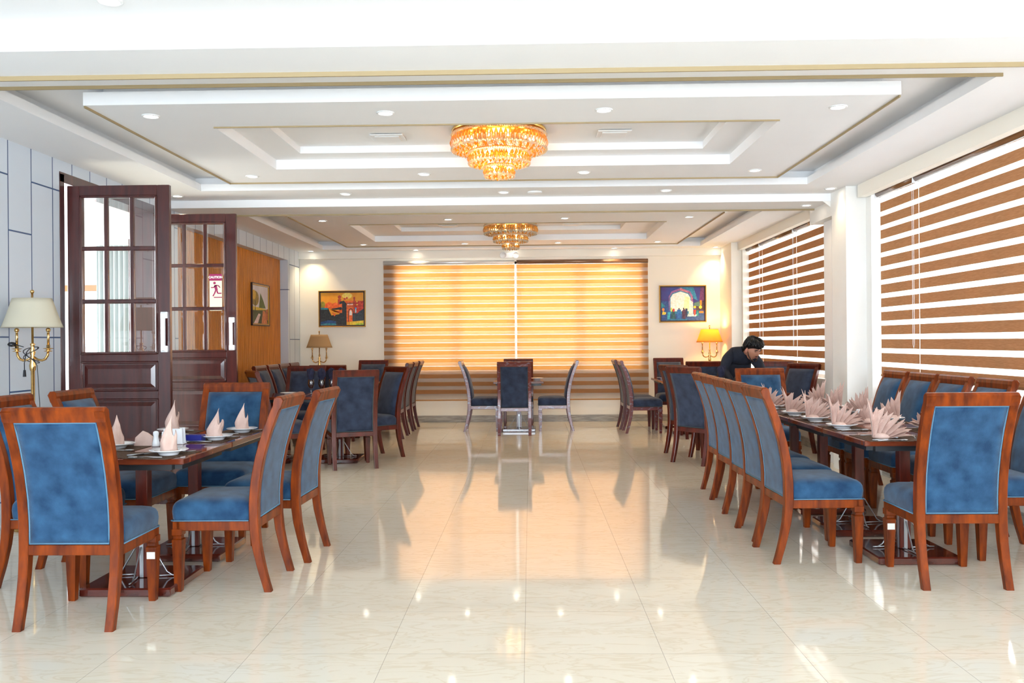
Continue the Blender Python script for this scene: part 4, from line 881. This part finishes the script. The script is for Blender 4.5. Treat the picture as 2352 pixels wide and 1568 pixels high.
# ------------------------------------------------------------------ the waiter
PX, PY = 2.55, 11.0
person = thing('person', 'man in a dark shirt with black hair bending over a table to set a glass', 'person', (PX, PY, 0))
def L(p): return (p[0] - PX, p[1] - PY, p[2])
def skin(name, verts, edges, radii, m_, sub=2, root=0, parent=person):
    me = bpy.data.meshes.new(name); me.from_pydata([L(v) for v in verts], edges, []); me.update(); o = bpy.data.objects.new(name, me); COL.objects.link(o)
    md = o.modifiers.new('skin', 'SKIN'); md.use_smooth_shade = True
    for i, r in enumerate(radii): me.skin_vertices[0].data[i].radius = (r, r) if not isinstance(r, tuple) else r; me.skin_vertices[0].data[i].use_root = (i == root)
    s = o.modifiers.new('sub', 'SUBSURF'); s.levels = sub; s.render_levels = sub
    me.materials.append(m_); o.parent = parent; return o
V = [(2.58, 10.98, .92), (2.565, 10.93, 1.02), (2.555, 10.86, 1.11), (2.565, 10.78, 1.185), (2.60, 10.70, 1.225),
     (2.47, 10.80, 1.19), (2.385, 10.77, 1.13), (2.335, 10.72, .98), (2.40, 10.56, .85),
     (2.67, 10.76, 1.165), (2.74, 10.72, 1.09), (2.775, 10.62, .96), (2.73, 10.45, .885),
     (2.50, 11.02, .88), (2.49, 11.04, .72), (2.66, 11.02, .88), (2.67, 11.04, .72)]
Ed = [(0, 1), (1, 2), (2, 3), (3, 4), (3, 5), (5, 6), (6, 7), (7, 8), (3, 9), (9, 10), (10, 11), (11, 12), (0, 13), (13, 14), (0, 15), (15, 16)]
skin('shirt', V, Ed, [(.155, .115), (.155, .115), (.16, .115), (.14, .10), (.06, .06), .082, .075, .056, .038, .080, .072, .053, .037, .10, .115, .10, .115], M_SHIRT)
M_TROU = mat('black trousers', (.012, .012, .015), .8)
skin('trousers', [(2.58, 11.00, .90), (2.50, 11.02, .84), (2.47, 11.02, .48), (2.46, 11.10, .07), (2.66, 11.02, .84), (2.69, 11.04, .48), (2.71, 11.14, .07)], [(0, 1), (1, 2), (2, 3), (0, 4), (4, 5), (5, 6)], [.11, .09, .062, .048, .09, .062, .048], M_TROU)
for sx, (fx, fy) in enumerate(((2.46, 11.08), (2.71, 11.12))):
    m = MB(); m.loft([[L((fx + .042 * math.cos(a) * w_, fy - .05 + .12 * math.sin(a) * w_, z)) for a in [2 * PI * i / 14 for i in range(14)]] for w_, z in ((.92, 0.0), (1, .02), (.95, .05), (.6, .085))], smooth=True); m.build('shoe', M_BLACKP, person)
# neck, head
skin('neck', [(2.595, 10.72, 1.205), (2.625, 10.655, 1.225), (2.65, 10.60, 1.235)], [(0, 1), (1, 2)], [.062, .055, .055], M_SKIN, 2)
HC = Vector((2.635, 10.545, 1.245)); fwd = Vector((.42, -.74, -.50)).normalized(); upv = Vector((.12, -.30, .9)); upv = (upv - fwd * upv.dot(fwd)).normalized(); rgt = fwd.cross(upv).normalized()
HM = (Matrix((rgt, fwd, upv)).transposed() * 1.07).to_4x4(); HM.translation = Vector(L(HC))
m = MB(); m.M = HM; R = []
for k in range(17):                                               # head built in rings from chin to crown
    t = k / 16; z = -.115 + .232 * t; a_ = math.sin(PI * min(1, (t * .93 + .07))) ** .55
    wx = .074 * a_ * (.70 + .30 * min(1, t / .45)); fy_ = .094 * a_ * (.80 + .2 * min(1, t / .5)); cy = .012 * (1 - t); R2 = []
    for i in range(24):
        a = 2 * PI * i / 24; x = wx * math.cos(a); y = cy + fy_ * math.sin(a)
        fr_ = max(0, math.sin(a)); nf = max(0, 1 - abs(math.cos(a)) / .22)
        if .36 < t < .56: y += .024 * nf * fr_ * (1 - abs(t - .42) / .16 if t < .58 else 0)
        if .56 <= t < .66: y -= .007 * fr_ * (1 if .15 < abs(math.cos(a)) < .6 else 0)
        if .24 < t < .30: y += .006 * nf * fr_
        R2.append((x, y, z))
    R.append(R2)
m.loft(R, smooth=True); m.build('head', M_SKIN, person)
m = MB(); m.M = HM
for s in (-1, 1): m.ball((s * .078, -.006, -.01), 1, 10, 8, (.010, .020, .034))
m.build('ears', mat('ear skin', (.60, .26, .18), .5), person)
m = MB(); m.M = HM
for s in (-1, 1): m.ball((s * .030, .084, .018), 1, 8, 6, (.014, .008, .007))
m.build('eyes', mat('closed eyelids', (.30, .13, .08), .5), person)
m = MB(); m.M = HM
for s in (-1, 1): m.tube([(s * .014, .099, .034), (s * .030, .098, .041), (s * .05, .085, .035)], [.003, .0045, .003], 6)
m.tube([(-.022, .098, -.042), (0, .104, -.040), (.022, .098, -.042)], [.002, .004, .002], 6)
m.build('brows_and_moustache', M_HAIR, person)
m = MB(); m.M = HM; m.tube([(-.02, .096, -.056), (0, .101, -.055), (.02, .096, -.056)], [.003, .0055, .003], 6); m.build('lips', mat('lips', (.40, .12, .10), .5), person)
m = MB(); m.M = HM; rh = random.Random(2)                          # hair: a cap plus swept locks
def hs(a, t, grow=0.0):                                            # a: azimuth (pi/2 is the forehead), t: 0 hem .. 1 crown
    sa = math.sin(a); zlow = -.050 + .105 * min(1, max(0, sa * 1.5 + .45)); z = zlow + (.126 - zlow) * math.sin(t * PI / 2)
    q = math.cos(t * PI / 2) ** .60; return ((.080 + grow) * q * math.cos(a), -.008 + (.100 + grow + .008 * max(0, sa)) * q * sa, z + grow)
m.loft([[hs(2 * PI * i / 32, k / 10) for i in range(32)] for k in range(11)], smooth=True)
for n_ in range(150):
    a = 2 * PI * rh.random(); t0 = .25 + .70 * rh.random() ** .7; P = []
    for k in range(6):
        u = k / 5; P.append(hs(a + (.55 - u * .2) * (u - .3) * (1 if math.cos(a) > -.2 else -1), max(-.10, t0 - u * (t0 + .08) * (.6 + .4 * rh.random())), .004 + .009 * math.sin(PI * min(1, u + .15)) + .004 * rh.random()))
    m.tube(P, [.004, .008, .009, .008, .005, .0015], 5)
m.build('hair', M_HAIR, person)
m = MB(); m.M = HM                                                 # short beard along the jaw
for s in (-1, 1): m.tube([(s * .072, .02, -.02), (s * .068, .040, -.055), (s * .048, .072, -.088), (s * .015, .092, -.106)], [.004, .006, .008, .009], 8)
m.build('beard', mat('short dark beard', (.05, .022, .015), .8), person)
m = MB(); m.tube([L((2.575, 10.70, 1.275)), L((2.62, 10.615, 1.262)), L((2.665, 10.585, 1.205)), L((2.69, 10.60, 1.17))], [.012, .016, .015, .01], 8); m.build('collar', mat('pale pink collar', (.6, .36, .40), .8), person)
m = MB()
for k in range(4): m.ball(L((2.665 - k * .012, 10.612 + k * .035, 1.135 - k * .055)), .006, 8, 6)
m.build('shirt_buttons', mat('grey buttons', (.1, .11, .14), .3), person)
def hand(wrist, palm, dirf, side, curl, name='hand'):
    wv, pv, d = Vector(wrist), Vector(palm), Vector(dirf).normalized(); ax = (pv - wv).normalized(); sd = ax.cross(d).normalized() * side
    skin(name, [wv, (wv + pv) / 2, pv, pv + ax * .03], [(0, 1), (1, 2), (2, 3)], [.026, (.030, .020), (.036, .020), (.034, .016)], M_SKIN, 1)
    for k in range(4):
        b_ = pv + ax * .035 + sd * (-.027 + .018 * k); Lf = (.030, .034, .032, .025)[k]
        p1 = b_ + (ax * math.cos(curl) + d * math.sin(curl)) * Lf; p2 = p1 + (ax * math.cos(curl * 2.1) + d * math.sin(curl * 2.1)) * Lf * .8; p3 = p2 + (ax * math.cos(curl * 3) + d * math.sin(curl * 3)) * Lf * .65
        skin('finger', [b_ - ax * .015, b_, p1, p2, p3], [(0, 1), (1, 2), (2, 3), (3, 4)], [.009, .0095, .009, .008, .007], M_SKIN, 1)
    t0 = pv - sd * .030 - ax * .01; t1 = t0 - sd * .018 + ax * .022 + d * .012; t2 = t1 + ax * .020 + d * .018
    skin('thumb', [t0, t1, t2, t2 + ax * .014 + d * .006], [(0, 1), (1, 2), (2, 3)], [.012, .0105, .0095, .008], M_SKIN, 1)
hand((2.71, 10.44, .885), (2.705, 10.385, .872), (-.6, .0, -.8), -1, .75)
hand((2.40, 10.56, .85), (2.41, 10.50, .815), (.2, -.2, -1), 1, .5)
